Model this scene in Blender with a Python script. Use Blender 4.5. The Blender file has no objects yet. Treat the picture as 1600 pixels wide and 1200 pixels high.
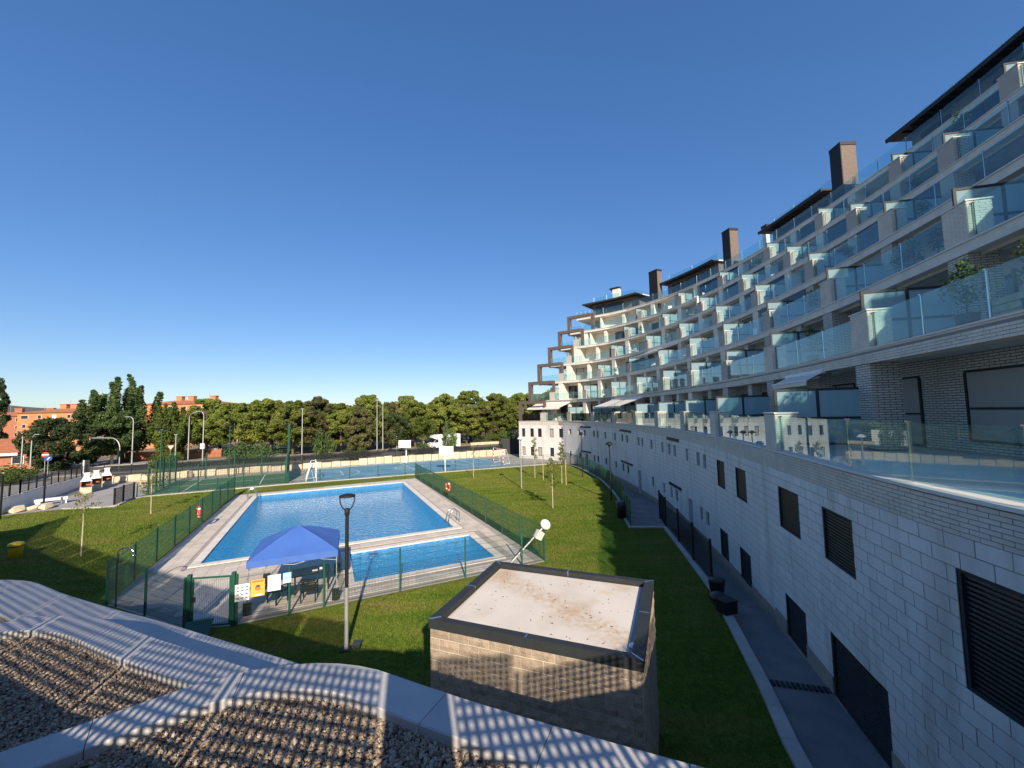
import bpy, math, random, bisect
import numpy as np
from mathutils import Vector, Matrix
from mathutils.geometry import tessellate_polygon
random.seed(7); rng = np.random.default_rng(7)
scene = bpy.context.scene
col = scene.collection

# ---------------------------------------------------------------- camera
CAM_H = 7.0; FPX = 630.0; CY = 644.0; ROLL = -0.022
_p = math.atan((CY-600)/FPX); _r = math.atan(ROLL)
_F = Vector((0, math.cos(_p), math.sin(_p))); _U0 = Vector((0, -math.sin(_p), math.cos(_p))); _R0 = Vector((1, 0, 0))
_R = _R0*math.cos(_r)+_U0*math.sin(_r); _U = _U0*math.cos(_r)-_R0*math.sin(_r)
cam_d = bpy.data.cameras.new('camera'); cam = bpy.data.objects.new('camera', cam_d); col.objects.link(cam)
cam.matrix_world = Matrix(((_R.x, _U.x, -_F.x, 0), (_R.y, _U.y, -_F.y, 0), (_R.z, _U.z, -_F.z, CAM_H), (0, 0, 0, 1)))
cam_d.sensor_width = 36; cam_d.lens = 36*FPX/1600; cam_d.clip_start = 0.05; cam_d.clip_end = 20000
scene.camera = cam
scene.render.resolution_x = 1024; scene.render.resolution_y = 768

# ---------------------------------------------------------------- sky, sun, exposure
SUN_EL = math.radians(27.5); SUN_AZ = math.atan2(0.242, -0.970)
world = bpy.data.worlds.new('World'); scene.world = world; world.use_nodes = True
wn = world.node_tree.nodes; wl = world.node_tree.links
sky = wn.new('ShaderNodeTexSky'); sky.sky_type = 'NISHITA'; sky.sun_disc = False
sky.sun_elevation = SUN_EL; sky.sun_rotation = SUN_AZ; sky.altitude = 700; sky.air_density = 1.0; sky.dust_density = 0.8; sky.ozone_density = 4.5
wn['Background'].inputs['Strength'].default_value = 0.15
gam = wn.new('ShaderNodeGamma'); gam.inputs['Gamma'].default_value = 0.65; wl.new(sky.outputs[0], gam.inputs['Color'])
hsv = wn.new('ShaderNodeHueSaturation'); hsv.inputs['Saturation'].default_value = 1.42; hsv.inputs['Hue'].default_value = 0.512; wl.new(gam.outputs[0], hsv.inputs['Color']); wl.new(hsv.outputs[0], wn['Background'].inputs['Color'])
sd = bpy.data.lights.new('sun', 'SUN'); sd.energy = 4.4; sd.angle = math.radians(0.62); sd.color = (1.0, 0.86, 0.68)
sun = bpy.data.objects.new('sun', sd); col.objects.link(sun)
_d = Vector((-math.sin(SUN_AZ)*math.cos(SUN_EL), -math.cos(SUN_AZ)*math.cos(SUN_EL), -math.sin(SUN_EL)))
sun.rotation_euler = _d.to_track_quat('-Z', 'Y').to_euler(); sun.location = (10, -40, 60)
vs = scene.view_settings; vs.view_transform = 'Standard'; vs.look = 'None'; vs.exposure = 0.8; vs.gamma = 1.0; vs.use_curve_mapping = False
scene.cycles.max_bounces = 8; scene.cycles.transparent_max_bounces = 24

# ---------------------------------------------------------------- helpers
def tag(o, label=None, cat=None, group=None, kind=None):
    if label: o['label'] = label
    if cat: o['category'] = cat
    if group: o['group'] = group
    if kind: o['kind'] = kind
    return o
def empty(name, loc=(0, 0, 0), rz=0.0, parent=None):
    o = bpy.data.objects.new(name, None); col.objects.link(o)
    o.empty_display_size = 0.2; o.location = loc; o.rotation_euler = (0, 0, rz)
    if parent: o.parent = parent
    return o
def thing(name, label, cat, loc=(0, 0, 0), rz=0.0, group=None):
    return tag(empty(name, loc, rz), label, cat, group)
def inst(name, mesh, parent=None, loc=(0, 0, 0), rz=0.0, sc=None):
    o = bpy.data.objects.new(name, mesh); col.objects.link(o)
    o.location = loc; o.rotation_euler = (0, 0, rz)
    if sc: o.scale = sc
    if parent: o.parent = parent
    return o
def copy_tree(o, parent=None):
    c = o.copy(); col.objects.link(c); c.parent = parent
    for ch in o.children: copy_tree(ch, c)
    return c

class MB:
    def __init__(s): s.v = []; s.f = []; s.sm = []
    def add(s, vs_, fs, smooth=False):
        n = len(s.v); s.v.extend([tuple(q) for q in vs_]); s.f.extend([tuple(i+n for i in f) for f in fs]); s.sm.extend([smooth]*len(fs)); return s
    def box(s, c, d, rz=0.0, rx=0.0, ry=0.0, skip=()):
        x, y, z = d[0]/2, d[1]/2, d[2]/2
        P = [Vector((a*x, b*y, e*z)) for e in (-1, 1) for b in (-1, 1) for a in (-1, 1)]
        if rx or ry or rz:
            from mathutils import Euler
            M = Euler((rx, ry, rz)).to_matrix(); P = [M@q for q in P]
        P = [q+Vector(c) for q in P]
        F = {'bottom': (0, 2, 3, 1), 'top': (4, 5, 7, 6), 'front': (0, 1, 5, 4), 'back': (2, 6, 7, 3), 'left': (0, 4, 6, 2), 'right': (1, 3, 7, 5)}
        return s.add(P, [f for k, f in F.items() if k not in skip])
    def wall(s, a, b, th, z0, z1, side=0.0):
        """upright slab from plan point a to b; thickness th, shifted by side to the right of a->b"""
        dx, dy = b[0]-a[0], b[1]-a[1]; l = math.hypot(dx, dy) or 1e-6; nx, ny = dy/l, -dx/l
        o0 = side-th/2; o1 = side+th/2
        p = [(a[0]+nx*o0, a[1]+ny*o0), (b[0]+nx*o0, b[1]+ny*o0), (b[0]+nx*o1, b[1]+ny*o1), (a[0]+nx*o1, a[1]+ny*o1)]
        return s.prism(p, z0, z1)
    def prism(s, poly, z0, z1):
        n = len(poly)
        ar = sum(poly[i][0]*poly[(i+1) % n][1]-poly[(i+1) % n][0]*poly[i][1] for i in range(n))
        if ar < 0: poly = poly[::-1]
        V = [(x, y, z0) for x, y in poly]+[(x, y, z1) for x, y in poly]
        F = [(i, (i+1) % n, (i+1) % n+n, i+n) for i in range(n)]+[tuple(range(n, 2*n)), tuple(range(n-1, -1, -1))]
        return s.add(V, F)
    def tube(s, p, q, r, n=6, r2=None, caps=True, smooth=True):
        p = Vector(p); q = Vector(q); d = (q-p)
        if d.length < 1e-6: return s
        a = d.orthogonal().normalized(); b = d.normalized().cross(a); r2 = r if r2 is None else r2
        V = []
        for c, rr in ((p, r), (q, r2)):
            for i in range(n):
                t = 2*math.pi*i/n; V.append(c+a*math.cos(t)*rr+b*math.sin(t)*rr)
        s.add(V, [(i, (i+1) % n, n+(i+1) % n, n+i) for i in range(n)], smooth)
        if caps: s.add(V, [tuple(range(n-1, -1, -1)), tuple(range(n, 2*n))])
        return s
    def path(s, pts, r, n=6):
        for a, b in zip(pts[:-1], pts[1:]): s.tube(a, b, r, n)
        return s
    def lathe(s, prof, c=(0, 0, 0), n=16, smooth=True):
        V = [(c[0]+r*math.cos(2*math.pi*i/n), c[1]+r*math.sin(2*math.pi*i/n), c[2]+z) for r, z in prof for i in range(n)]
        F = [(k*n+i, k*n+(i+1) % n, (k+1)*n+(i+1) % n, (k+1)*n+i) for k in range(len(prof)-1) for i in range(n)]
        return s.add(V, F, smooth)
    def quad(s, a, b, c, d): return s.add([a, b, c, d], [(0, 1, 2, 3)])
    def sheet(s, loops, z):
        zf = z if callable(z) else (lambda x, y: z)
        L = [[Vector((x, y, 0)) for x, y in lp] for lp in loops]
        flat = [q for lp in L for q in lp]
        V = [(q.x, q.y, zf(q.x, q.y)) for q in flat]; F = []
        for t in tessellate_polygon(L):
            a, b, c = (flat[i] for i in t)
            F.append(t if (b-a).cross(c-a).z > 0 else (t[0], t[2], t[1]))
        return s.add(V, F)
    def mesh(s, name, mat):
        me = bpy.data.meshes.new(name); me.from_pydata([tuple(q) for q in s.v], [], s.f)
        me.polygons.foreach_set('use_smooth', s.sm)
        uvl = me.uv_layers.new(name='UVMap'); uv = np.zeros((len(me.loops), 2))
        V = np.array([tuple(q) for q in s.v]); k = 0
        me.update()
        for pl in me.polygons:
            n = pl.normal; idx = list(pl.vertices); P = V[idx]
            if abs(n.z) > 0.75: q = P[:, :2]
            else:
                l = math.hypot(n.x, n.y); q = np.stack([P[:, 0]*(-n.y/l)+P[:, 1]*(n.x/l), P[:, 2]], 1)
            uv[k:k+len(idx)] = q; k += len(idx)
        uvl.data.foreach_set('uv', uv.ravel())
        if mat: me.materials.append(mat)
        return me
    def build(s, name, mat, parent=None, loc=None, rz=0.0):
        o = bpy.data.objects.new(name, s.mesh(name, mat)); col.objects.link(o)
        if parent: o.parent = parent
        if loc: o.location = loc
        o.rotation_euler = (0, 0, rz)
        return o
def npmesh(name, V, F, mat, smooth=False):
    """big mesh from numpy arrays; F is (n,k)"""
    me = bpy.data.meshes.new(name); n, k = F.shape
    me.vertices.add(len(V)); me.vertices.foreach_set('co', V.astype(np.float32).ravel())
    me.loops.add(n*k); me.loops.foreach_set('vertex_index', F.astype(np.int32).ravel())
    me.polygons.add(n); me.polygons.foreach_set('loop_start', np.arange(0, n*k, k, dtype=np.int32))
    me.polygons.foreach_set('use_smooth', np.full(n, smooth)); me.update(calc_edges=True); me.validate()
    if mat: me.materials.append(mat)
    return me
def inpoly(x, y, poly):
    r = np.zeros(len(x), bool); n = len(poly); j = n-1
    for i in range(n):
        xi, yi = poly[i]; xj, yj = poly[j]
        c = ((yi > y) != (yj > y)) & (x < (xj-xi)*(y-yi)/((yj-yi) or 1e-9)+xi)
        r ^= c; j = i
    return r
def lerp(a, b, t): return tuple(p+(q-p)*t for p, q in zip(a, b))

# ---------------------------------------------------------------- materials
def nt(name):
    m = bpy.data.materials.new(name); m.use_nodes = True; t = m.node_tree
    return m, t, t.nodes, t.links, t.nodes['Principled BSDF']
def noise_node(N, L, scale, detail=4, coord='pos', stretch=None):
    n = N.new('ShaderNodeTexNoise'); n.inputs['Scale'].default_value = scale; n.inputs['Detail'].default_value = detail
    if coord == 'pos': src = N.new('ShaderNodeNewGeometry').outputs['Position']
    else: src = N.new('ShaderNodeTexCoord').outputs['Object']
    if stretch:
        mp = N.new('ShaderNodeMapping'); mp.inputs['Scale'].default_value = stretch; L.new(src, mp.inputs['Vector']); src = mp.outputs[0]
    L.new(src, n.inputs['Vector']); return n
def ramp(N, L, src, stops):
    r = N.new('ShaderNodeValToRGB'); e = r.color_ramp.elements
    while len(e) < len(stops): e.new(0.5)
    for k, (p, c) in enumerate(stops): e[k].position = p; e[k].color = (*c, 1)
    L.new(src, r.inputs[0]); return r
def bump(N, L, B, src, strength, dist=0.02):
    b = N.new('ShaderNodeBump'); b.inputs['Strength'].default_value = strength; b.inputs['Distance'].default_value = dist
    L.new(src, b.inputs['Height']); L.new(b.outputs[0], B.inputs['Normal']); return b
def mk(name, c, rough=0.7, var=0.12, scale=3.0, metal=0.0, bmp=0.0, bscale=40.0, perobj=0.0, spec=0.5, coord='pos', stretch=None, dirt=None):
    m, t, N, L, B = nt(name)
    B.inputs['Roughness'].default_value = rough; B.inputs['Metallic'].default_value = metal; B.inputs['Specular IOR Level'].default_value = spec
    n = noise_node(N, L, scale, 5, coord, stretch)
    lo = tuple(max(0, q*(1-var)) for q in c); hi = tuple(min(1, q*(1+var)) for q in c)
    out = ramp(N, L, n.outputs['Fac'], [(0.3, lo), (0.7, hi)]).outputs[0]
    if dirt:
        n2 = noise_node(N, L, dirt[1], 8, coord, dirt[3] if len(dirt) > 3 else None); mx = N.new('ShaderNodeMix'); mx.data_type = 'RGBA'
        r2 = ramp(N, L, n2.outputs['Fac'], [(dirt[2], (0, 0, 0)), (dirt[2]+0.2, (1, 1, 1))])
        L.new(r2.outputs[0], mx.inputs[0]); L.new(out, mx.inputs[6]); mx.inputs[7].default_value = (*dirt[0], 1); out = mx.outputs[2]
    if perobj:
        oi = N.new('ShaderNodeObjectInfo'); hs = N.new('ShaderNodeHueSaturation')
        mr = N.new('ShaderNodeMapRange'); mr.inputs[3].default_value = 1-perobj; mr.inputs[4].default_value = 1+perobj
        L.new(oi.outputs['Random'], mr.inputs[0]); L.new(mr.outputs[0], hs.inputs['Value']); L.new(out, hs.inputs['Color']); out = hs.outputs[0]
    L.new(out, B.inputs['Base Color'])
    if bmp:
        nb = noise_node(N, L, bscale, 4, coord); bump(N, L, B, nb.outputs['Fac'], bmp)
    return m
def mkbrick(name, c1, c2, mortar, bw, bh, ms=0.008, rough=0.75, bmp=0.5):
    m, t, N, L, B = nt(name); B.inputs['Roughness'].default_value = rough
    u = N.new('ShaderNodeTexCoord'); b = N.new('ShaderNodeTexBrick'); L.new(u.outputs['UV'], b.inputs['Vector'])
    b.inputs['Scale'].default_value = 1; b.inputs['Brick Width'].default_value = bw; b.inputs['Row Height'].default_value = bh
    b.inputs['Mortar Size'].default_value = ms; b.inputs['Color1'].default_value = (*c1, 1); b.inputs['Color2'].default_value = (*c2, 1); b.inputs['Mortar'].default_value = (*mortar, 1)
    L.new(b.outputs['Color'], B.inputs['Base Color'])
    inv = N.new('ShaderNodeMath'); inv.operation = 'SUBTRACT'; inv.inputs[0].default_value = 1; L.new(b.outputs['Fac'], inv.inputs[1])
    bump(N, L, B, inv.outputs[0], bmp, 0.01); return m
def schlick(N, L, f0, normal=None):
    # reflectance of a thin sheet, the same from either side
    lw = N.new('ShaderNodeLayerWeight'); lw.inputs['Blend'].default_value = 0.5
    if normal: L.new(normal, lw.inputs['Normal'])
    pw = N.new('ShaderNodeMath'); pw.operation = 'POWER'; pw.inputs[1].default_value = 5; L.new(lw.outputs['Facing'], pw.inputs[0])
    ma = N.new('ShaderNodeMath'); ma.operation = 'MULTIPLY_ADD'; ma.inputs[1].default_value = 1-f0; ma.inputs[2].default_value = f0; L.new(pw.outputs[0], ma.inputs[0])
    return ma.outputs[0]
def mkglass(name, tint, ior=1.6, rough=0.0, haze=0.0, hazecol=(0.6, 0.75, 0.78)):
    m, t, N, L, B = nt(name); N.remove(B); out = N['Material Output']
    tr = N.new('ShaderNodeBsdfTransparent'); tr.inputs[0].default_value = (*tint, 1)
    gl = N.new('ShaderNodeBsdfGlossy'); gl.inputs['Roughness'].default_value = rough; gl.inputs['Color'].default_value = (0.95, 1, 1, 1)
    fr = schlick(N, L, ((ior-1)/(ior+1))**2)
    body = tr.outputs[0]
    if haze:
        df = N.new('ShaderNodeBsdfDiffuse'); df.inputs[0].default_value = (*hazecol, 1)
        tl = N.new('ShaderNodeBsdfTranslucent'); tl.inputs[0].default_value = (*hazecol, 1)
        m0 = N.new('ShaderNodeMixShader'); m0.inputs[0].default_value = 0.45; L.new(df.outputs[0], m0.inputs[1]); L.new(tl.outputs[0], m0.inputs[2])
        m1 = N.new('ShaderNodeMixShader'); m1.inputs[0].default_value = haze; L.new(body, m1.inputs[1]); L.new(m0.outputs[0], m1.inputs[2]); body = m1.outputs[0]
    mx = N.new('ShaderNodeMixShader'); L.new(fr, mx.inputs[0]); L.new(body, mx.inputs[1]); L.new(gl.outputs[0], mx.inputs[2])
    L.new(mx.outputs[0], out.inputs['Surface']); return m
def mkleaf(name, c1, c2, trans=0.35, scale=0.6):
    m, t, N, L, B = nt(name); out = N['Material Output']
    n = noise_node(N, L, scale, 3); oi = N.new('ShaderNodeObjectInfo')
    r = ramp(N, L, n.outputs['Fac'], [(0.3, c1), (0.7, c2)])
    hs = N.new('ShaderNodeHueSaturation'); mr = N.new('ShaderNodeMapRange'); mr.inputs[3].default_value = 0.8; mr.inputs[4].default_value = 1.2
    L.new(oi.outputs['Random'], mr.inputs[0]); L.new(mr.outputs[0], hs.inputs['Value']); L.new(r.outputs[0], hs.inputs['Color'])
    B.inputs['Roughness'].default_value = 0.65; B.inputs['Specular IOR Level'].default_value = 0.25; L.new(hs.outputs[0], B.inputs['Base Color'])
    tl = N.new('ShaderNodeBsdfTranslucent'); L.new(hs.outputs[0], tl.inputs[0])
    mx = N.new('ShaderNodeMixShader'); mx.inputs[0].default_value = trans; L.new(B.outputs[0], mx.inputs[1]); L.new(tl.outputs[0], mx.inputs[2]); L.new(mx.outputs[0], out.inputs['Surface'])
    return m
M = {}
M['block'] = mk('white_block', (0.71, 0.69, 0.65), 0.8, 0.05, 1.2, bmp=0.25, bscale=60, perobj=0.05, dirt=((0.53, 0.51, 0.47), 1.0, 0.5, (1.6, 1.6, 0.22)))
M['mortar'] = mk('wall_mortar', (0.24, 0.235, 0.22), 0.9, 0.1)
M['wbrick'] = mk('white_brick', (0.62, 0.57, 0.49), 0.75, 0.12, 2.5, bmp=0.2, bscale=30)
M['wbricktex'] = mkbrick('white_brick_wall', (0.62, 0.57, 0.49), (0.52, 0.48, 0.42), (0.10, 0.095, 0.085), 0.30, 0.075, 0.011)
M['brownbrick'] = mkbrick('brown_brick_wall', (0.20, 0.15, 0.12), (0.145, 0.11, 0.09), (0.09, 0.075, 0.065), 0.26, 0.065, 0.006)
M['darkbrick'] = mkbrick('dark_brown_brick', (0.13, 0.095, 0.08), (0.10, 0.075, 0.062), (0.06, 0.05, 0.045), 0.26, 0.065, 0.006)
M['render'] = mk('pale_render', (0.68, 0.63, 0.55), 0.85, 0.06, 1.5, bmp=0.1)
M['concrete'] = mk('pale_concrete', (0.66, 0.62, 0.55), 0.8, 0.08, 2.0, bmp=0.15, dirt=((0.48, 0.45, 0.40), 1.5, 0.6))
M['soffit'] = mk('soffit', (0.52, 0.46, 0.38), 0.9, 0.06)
M['stonecap'] = mk('stone_cap', (0.62, 0.60, 0.56), 0.6, 0.06, 3)
M['plinth'] = mk('stone_plinth', (0.34, 0.28, 0.22), 0.85, 0.15, 4, bmp=0.3)
M['anthracite'] = mk('anthracite_metal', (0.03, 0.034, 0.038), 0.6, 0.1, 5, 0.0, spec=0.25)
M['blackmetal'] = mk('black_metal', (0.015, 0.016, 0.018), 0.55, 0.1, 5, 0.0, spec=0.3)
M['slat'] = mk('grey_slat', (0.055, 0.06, 0.068), 0.45, 0.1, 5, 0.4)
M['roomdark'] = mk('dark_opening', (0.02, 0.022, 0.025), 0.3, 0.1)
M['winglass'] = mk('dark_window_glass', (0.025, 0.032, 0.038), 0.06, 0.1, 1, spec=0.45)
M['blind'] = mk('roller_blind', (0.36, 0.33, 0.29), 0.7, 0.04, 2)
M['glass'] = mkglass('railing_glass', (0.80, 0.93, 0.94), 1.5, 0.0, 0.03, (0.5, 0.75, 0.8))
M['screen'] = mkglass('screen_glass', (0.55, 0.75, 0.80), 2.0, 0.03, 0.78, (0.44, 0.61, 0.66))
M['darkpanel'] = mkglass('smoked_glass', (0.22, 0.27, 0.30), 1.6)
M['steel'] = mk('stainless_steel', (0.62, 0.62, 0.62), 0.22, 0.05, 5, 1.0)
M['greypole'] = mk('galvanised_pole', (0.42, 0.43, 0.43), 0.45, 0.08, 5, 0.5)
M['white'] = mk('white_paint', (0.78, 0.77, 0.74), 0.5, 0.05, 3)
M['cream'] = mk('cream_canvas', (0.66, 0.62, 0.54), 0.85, 0.04, 2)
M['greenmetal'] = mk('green_coated_steel', (0.018, 0.085, 0.055), 0.4, 0.12, 4)
M['shedblock'] = mk('split_face_block', (0.36, 0.285, 0.21), 0.9, 0.2, 9, bmp=0.9, bscale=35, perobj=0.12)
M['shedmortar'] = mk('shed_mortar', (0.58, 0.52, 0.44), 0.9, 0.1)
M['shedroof'] = mk('dusty_roof_membrane', (0.66, 0.60, 0.52), 0.85, 0.08, 1.2, bmp=0.15, dirt=((0.52, 0.37, 0.22), 0.75, 0.56))
M['coping'] = mk('precast_coping', (0.47, 0.46, 0.45), 0.75, 0.07, 2.5, bmp=0.2, bscale=70, perobj=0.05, dirt=((0.38, 0.37, 0.35), 2.2, 0.6))
M['gravel'] = mk('gravel', (0.33, 0.27, 0.20), 0.85, 0.45, 30, bmp=0.2)
M['gravelbase'] = mk('gravel_bed', (0.10, 0.085, 0.07), 0.95, 0.3, 20)
M['lane'] = mk('lane_paving', (0.17, 0.165, 0.16), 0.75, 0.2, 1.2, bmp=0.2, dirt=((0.25, 0.245, 0.235), 0.8, 0.55))
M['kerb'] = mk('kerb_concrete', (0.40, 0.38, 0.35), 0.8, 0.1, 3, bmp=0.15, perobj=0.08)
M['deck'] = mk('deck_paver', (0.56, 0.495, 0.42), 0.8, 0.12, 1.6, bmp=0.15, perobj=0.07, dirt=((0.46, 0.40, 0.33), 0.6, 0.58))
M['deckgap'] = mk('deck_bed', (0.36, 0.32, 0.275), 0.9, 0.1, 2)
M['poolcoping'] = mk('pool_coping_stone', (0.68, 0.63, 0.55), 0.7, 0.08, 2, bmp=0.1, perobj=0.06)
M['paving'] = mk('pale_paving', (0.33, 0.31, 0.29), 0.85, 0.1, 0.6, dirt=((0.26, 0.245, 0.225), 0.35, 0.55))
M['road'] = mk('asphalt', (0.10, 0.098, 0.095), 0.9, 0.15, 0.5)
M['sidewalk'] = mk('sidewalk', (0.34, 0.31, 0.27), 0.85, 0.12, 0.5)
M['earth'] = mk('dry_earth', (0.24, 0.175, 0.105), 0.95, 0.25, 0.15, dirt=((0.10, 0.11, 0.04), 0.06, 0.5))
M['bluecourt'] = mk('blue_court', (0.12, 0.27, 0.40), 0.6, 0.2, 0.35, dirt=((0.19, 0.36, 0.46), 0.5, 0.5), stretch=(0.6, 2.0, 1))
M['greenturf'] = mk('green_turf', (0.05, 0.12, 0.06), 0.9, 0.15, 0.6)
M['line'] = mk('court_line', (0.70, 0.69, 0.66), 0.7, 0.05)
M['limestone'] = mk('limestone', (0.52, 0.44, 0.31), 0.9, 0.15, 1.5, bmp=0.5, bscale=6, perobj=0.1)
M['orangebrick'] = mk('orange_brick', (0.50, 0.20, 0.085), 0.85, 0.08, 0.4)
M['rooftile'] = mk('roof_tile', (0.38, 0.14, 0.07), 0.85, 0.2, 1.5)
M['redbrick'] = mk('red_brick', (0.34, 0.13, 0.07), 0.85, 0.18, 3, bmp=0.3)
M['bark'] = mk('bark', (0.11, 0.085, 0.065), 0.95, 0.3, 4, bmp=0.5, bscale=12)
M['palebark'] = mk('pale_bark', (0.46, 0.40, 0.31), 0.9, 0.2, 5, bmp=0.2)
M['stake'] = mk('timber_stake', (0.50, 0.38, 0.22), 0.85, 0.15, 5)
M['pine'] = mkleaf('pine_needles', (0.10, 0.145, 0.025), (0.26, 0.29, 0.06), 0.35, 0.35)
M['pinedark'] = mkleaf('dark_needles', (0.03, 0.055, 0.02), (0.065, 0.095, 0.03), 0.2, 0.4)
M['poplar'] = mkleaf('poplar_leaves', (0.055, 0.10, 0.03), (0.12, 0.175, 0.05), 0.3, 0.4)
M['broad'] = mkleaf('broad_leaves', (0.06, 0.10, 0.02), (0.14, 0.18, 0.035), 0.4, 0.4)
M['brownneedle'] = mkleaf('brownish_needles', (0.065, 0.068, 0.026), (0.145, 0.14, 0.055), 0.2, 0.5)
M['sapling'] = mkleaf('sapling_leaves', (0.13, 0.16, 0.02), (0.24, 0.26, 0.05), 0.45, 3)
M['grassblade'] = mkleaf('grass_blades', (0.085, 0.135, 0.014), (0.21, 0.215, 0.04), 0.35, 0.35)
M['canopy'] = mk('blue_canopy', (0.05, 0.135, 0.44), 0.7, 0.06, 2, bmp=0.25, bscale=3)
M['red'] = mk('red_plastic', (0.55, 0.06, 0.03), 0.5, 0.08, 4)
M['yellow'] = mk('yellow_plastic', (0.65, 0.45, 0.02), 0.45, 0.06, 3)
M['blacktarp'] = mk('black_plastic', (0.012, 0.012, 0.014), 0.4, 0.2, 4, bmp=0.3, bscale=8)
M['bluesign'] = mk('blue_sign', (0.02, 0.07, 0.35), 0.4, 0.05)
M['paper'] = mk('paper', (0.78, 0.78, 0.76), 0.7, 0.02)
M['ink'] = mk('dark_ink', (0.05, 0.07, 0.13), 0.7, 0.05)
M['orange'] = mk('orange_print', (0.85, 0.42, 0.06), 0.7, 0.1, 3)
M['skinprint'] = mk('red_print', (0.75, 0.16, 0.06), 0.7, 0.05)
M['cyanprint'] = mk('cyan_print', (0.28, 0.55, 0.68), 0.7, 0.05)
M['silver'] = mk('silver_paint', (0.42, 0.43, 0.44), 0.25, 0.04, 3, 0.5)
M['tyre'] = mk('tyre', (0.02, 0.02, 0.02), 0.85, 0.1)
M['lampglass'] = mk('lamp_diffuser', (0.75, 0.75, 0.72), 0.4, 0.03)
M['hill'] = mk('wooded_hill', (0.10, 0.105, 0.075), 0.95, 0.35, 0.02)
M['meshdark'] = mkglass('shade_mesh', (0.62, 0.64, 0.64), 1.05, 0.5, 0.35, (0.06, 0.065, 0.07))
M['greenmesh'] = mkglass('green_wind_mesh', (0.25, 0.4, 0.35), 1.05, 0.5, 0.88, (0.012, 0.085, 0.055))
# lawn sheet: mown stripes of green and straw
def lawn_mat():
    m, t, N, L, B = nt('lawn'); B.inputs['Roughness'].default_value = 0.95; B.inputs['Specular IOR Level'].default_value = 0.1
    a = noise_node(N, L, 0.16, 6); b = noise_node(N, L, 5.0, 6); c = noise_node(N, L, 45.0, 3); d = noise_node(N, L, 0.55, 5, 'pos', (0.5, 2.2, 1))
    ad = N.new('ShaderNodeMath'); ad.operation = 'MULTIPLY_ADD'; ad.inputs[1].default_value = 0.6; L.new(d.outputs['Fac'], ad.inputs[0])
    sc = N.new('ShaderNodeMath'); sc.operation = 'MULTIPLY'; sc.inputs[1].default_value = 0.45; L.new(a.outputs['Fac'], sc.inputs[0]); L.new(sc.outputs[0], ad.inputs[2])
    r1 = ramp(N, L, ad.outputs[0], [(0.36, (0.072, 0.13, 0.014)), (0.5, (0.13, 0.185, 0.024)), (0.62, (0.185, 0.185, 0.04)), (0.72, (0.24, 0.205, 0.075))])
    r2 = ramp(N, L, b.outputs['Fac'], [(0.25, (0.55, 0.6, 0.5)), (0.75, (1.3, 1.25, 1.2))])
    mx = N.new('ShaderNodeMix'); mx.data_type = 'RGBA'; mx.blend_type = 'MULTIPLY'; mx.inputs[0].default_value = 1
    L.new(r1.outputs[0], mx.inputs[6]); L.new(r2.outputs[0], mx.inputs[7]); L.new(mx.outputs[2], B.inputs['Base Color'])
    bump(N, L, B, c.outputs['Fac'], 1.0, 0.05); return m
def blade_mat():
    m, t, N, L, B = nt('grass_blades'); out = N['Material Output']; a = noise_node(N, L, 0.16, 6); d = noise_node(N, L, 0.55, 5, 'pos', (0.5, 2.2, 1)); g_ = N.new('ShaderNodeNewGeometry')
    ad = N.new('ShaderNodeMath'); ad.operation = 'MULTIPLY_ADD'; ad.inputs[1].default_value = 0.6; L.new(d.outputs['Fac'], ad.inputs[0])
    sc = N.new('ShaderNodeMath'); sc.operation = 'MULTIPLY'; sc.inputs[1].default_value = 0.45; L.new(a.outputs['Fac'], sc.inputs[0]); L.new(sc.outputs[0], ad.inputs[2])
    a2 = N.new('ShaderNodeMath'); a2.operation = 'MULTIPLY_ADD'; a2.inputs[1].default_value = 0.16; L.new(g_.outputs['Random Per Island'], a2.inputs[0]); L.new(ad.outputs[0], a2.inputs[2])
    r1 = ramp(N, L, a2.outputs[0], [(0.40, (0.085, 0.155, 0.014)), (0.56, (0.155, 0.22, 0.028)), (0.70, (0.215, 0.225, 0.045)), (0.82, (0.30, 0.26, 0.10))])
    B.inputs['Roughness'].default_value = 0.6; B.inputs['Specular IOR Level'].default_value = 0.25; L.new(r1.outputs[0], B.inputs['Base Color'])
    tl = N.new('ShaderNodeBsdfTranslucent'); L.new(r1.outputs[0], tl.inputs[0]); mx = N.new('ShaderNodeMixShader'); mx.inputs[0].default_value = 0.35
    L.new(B.outputs[0], mx.inputs[1]); L.new(tl.outputs[0], mx.inputs[2]); L.new(mx.outputs[0], out.inputs['Surface']); return m
M['grassblade'] = blade_mat()
M['lawn'] = lawn_mat()
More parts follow.
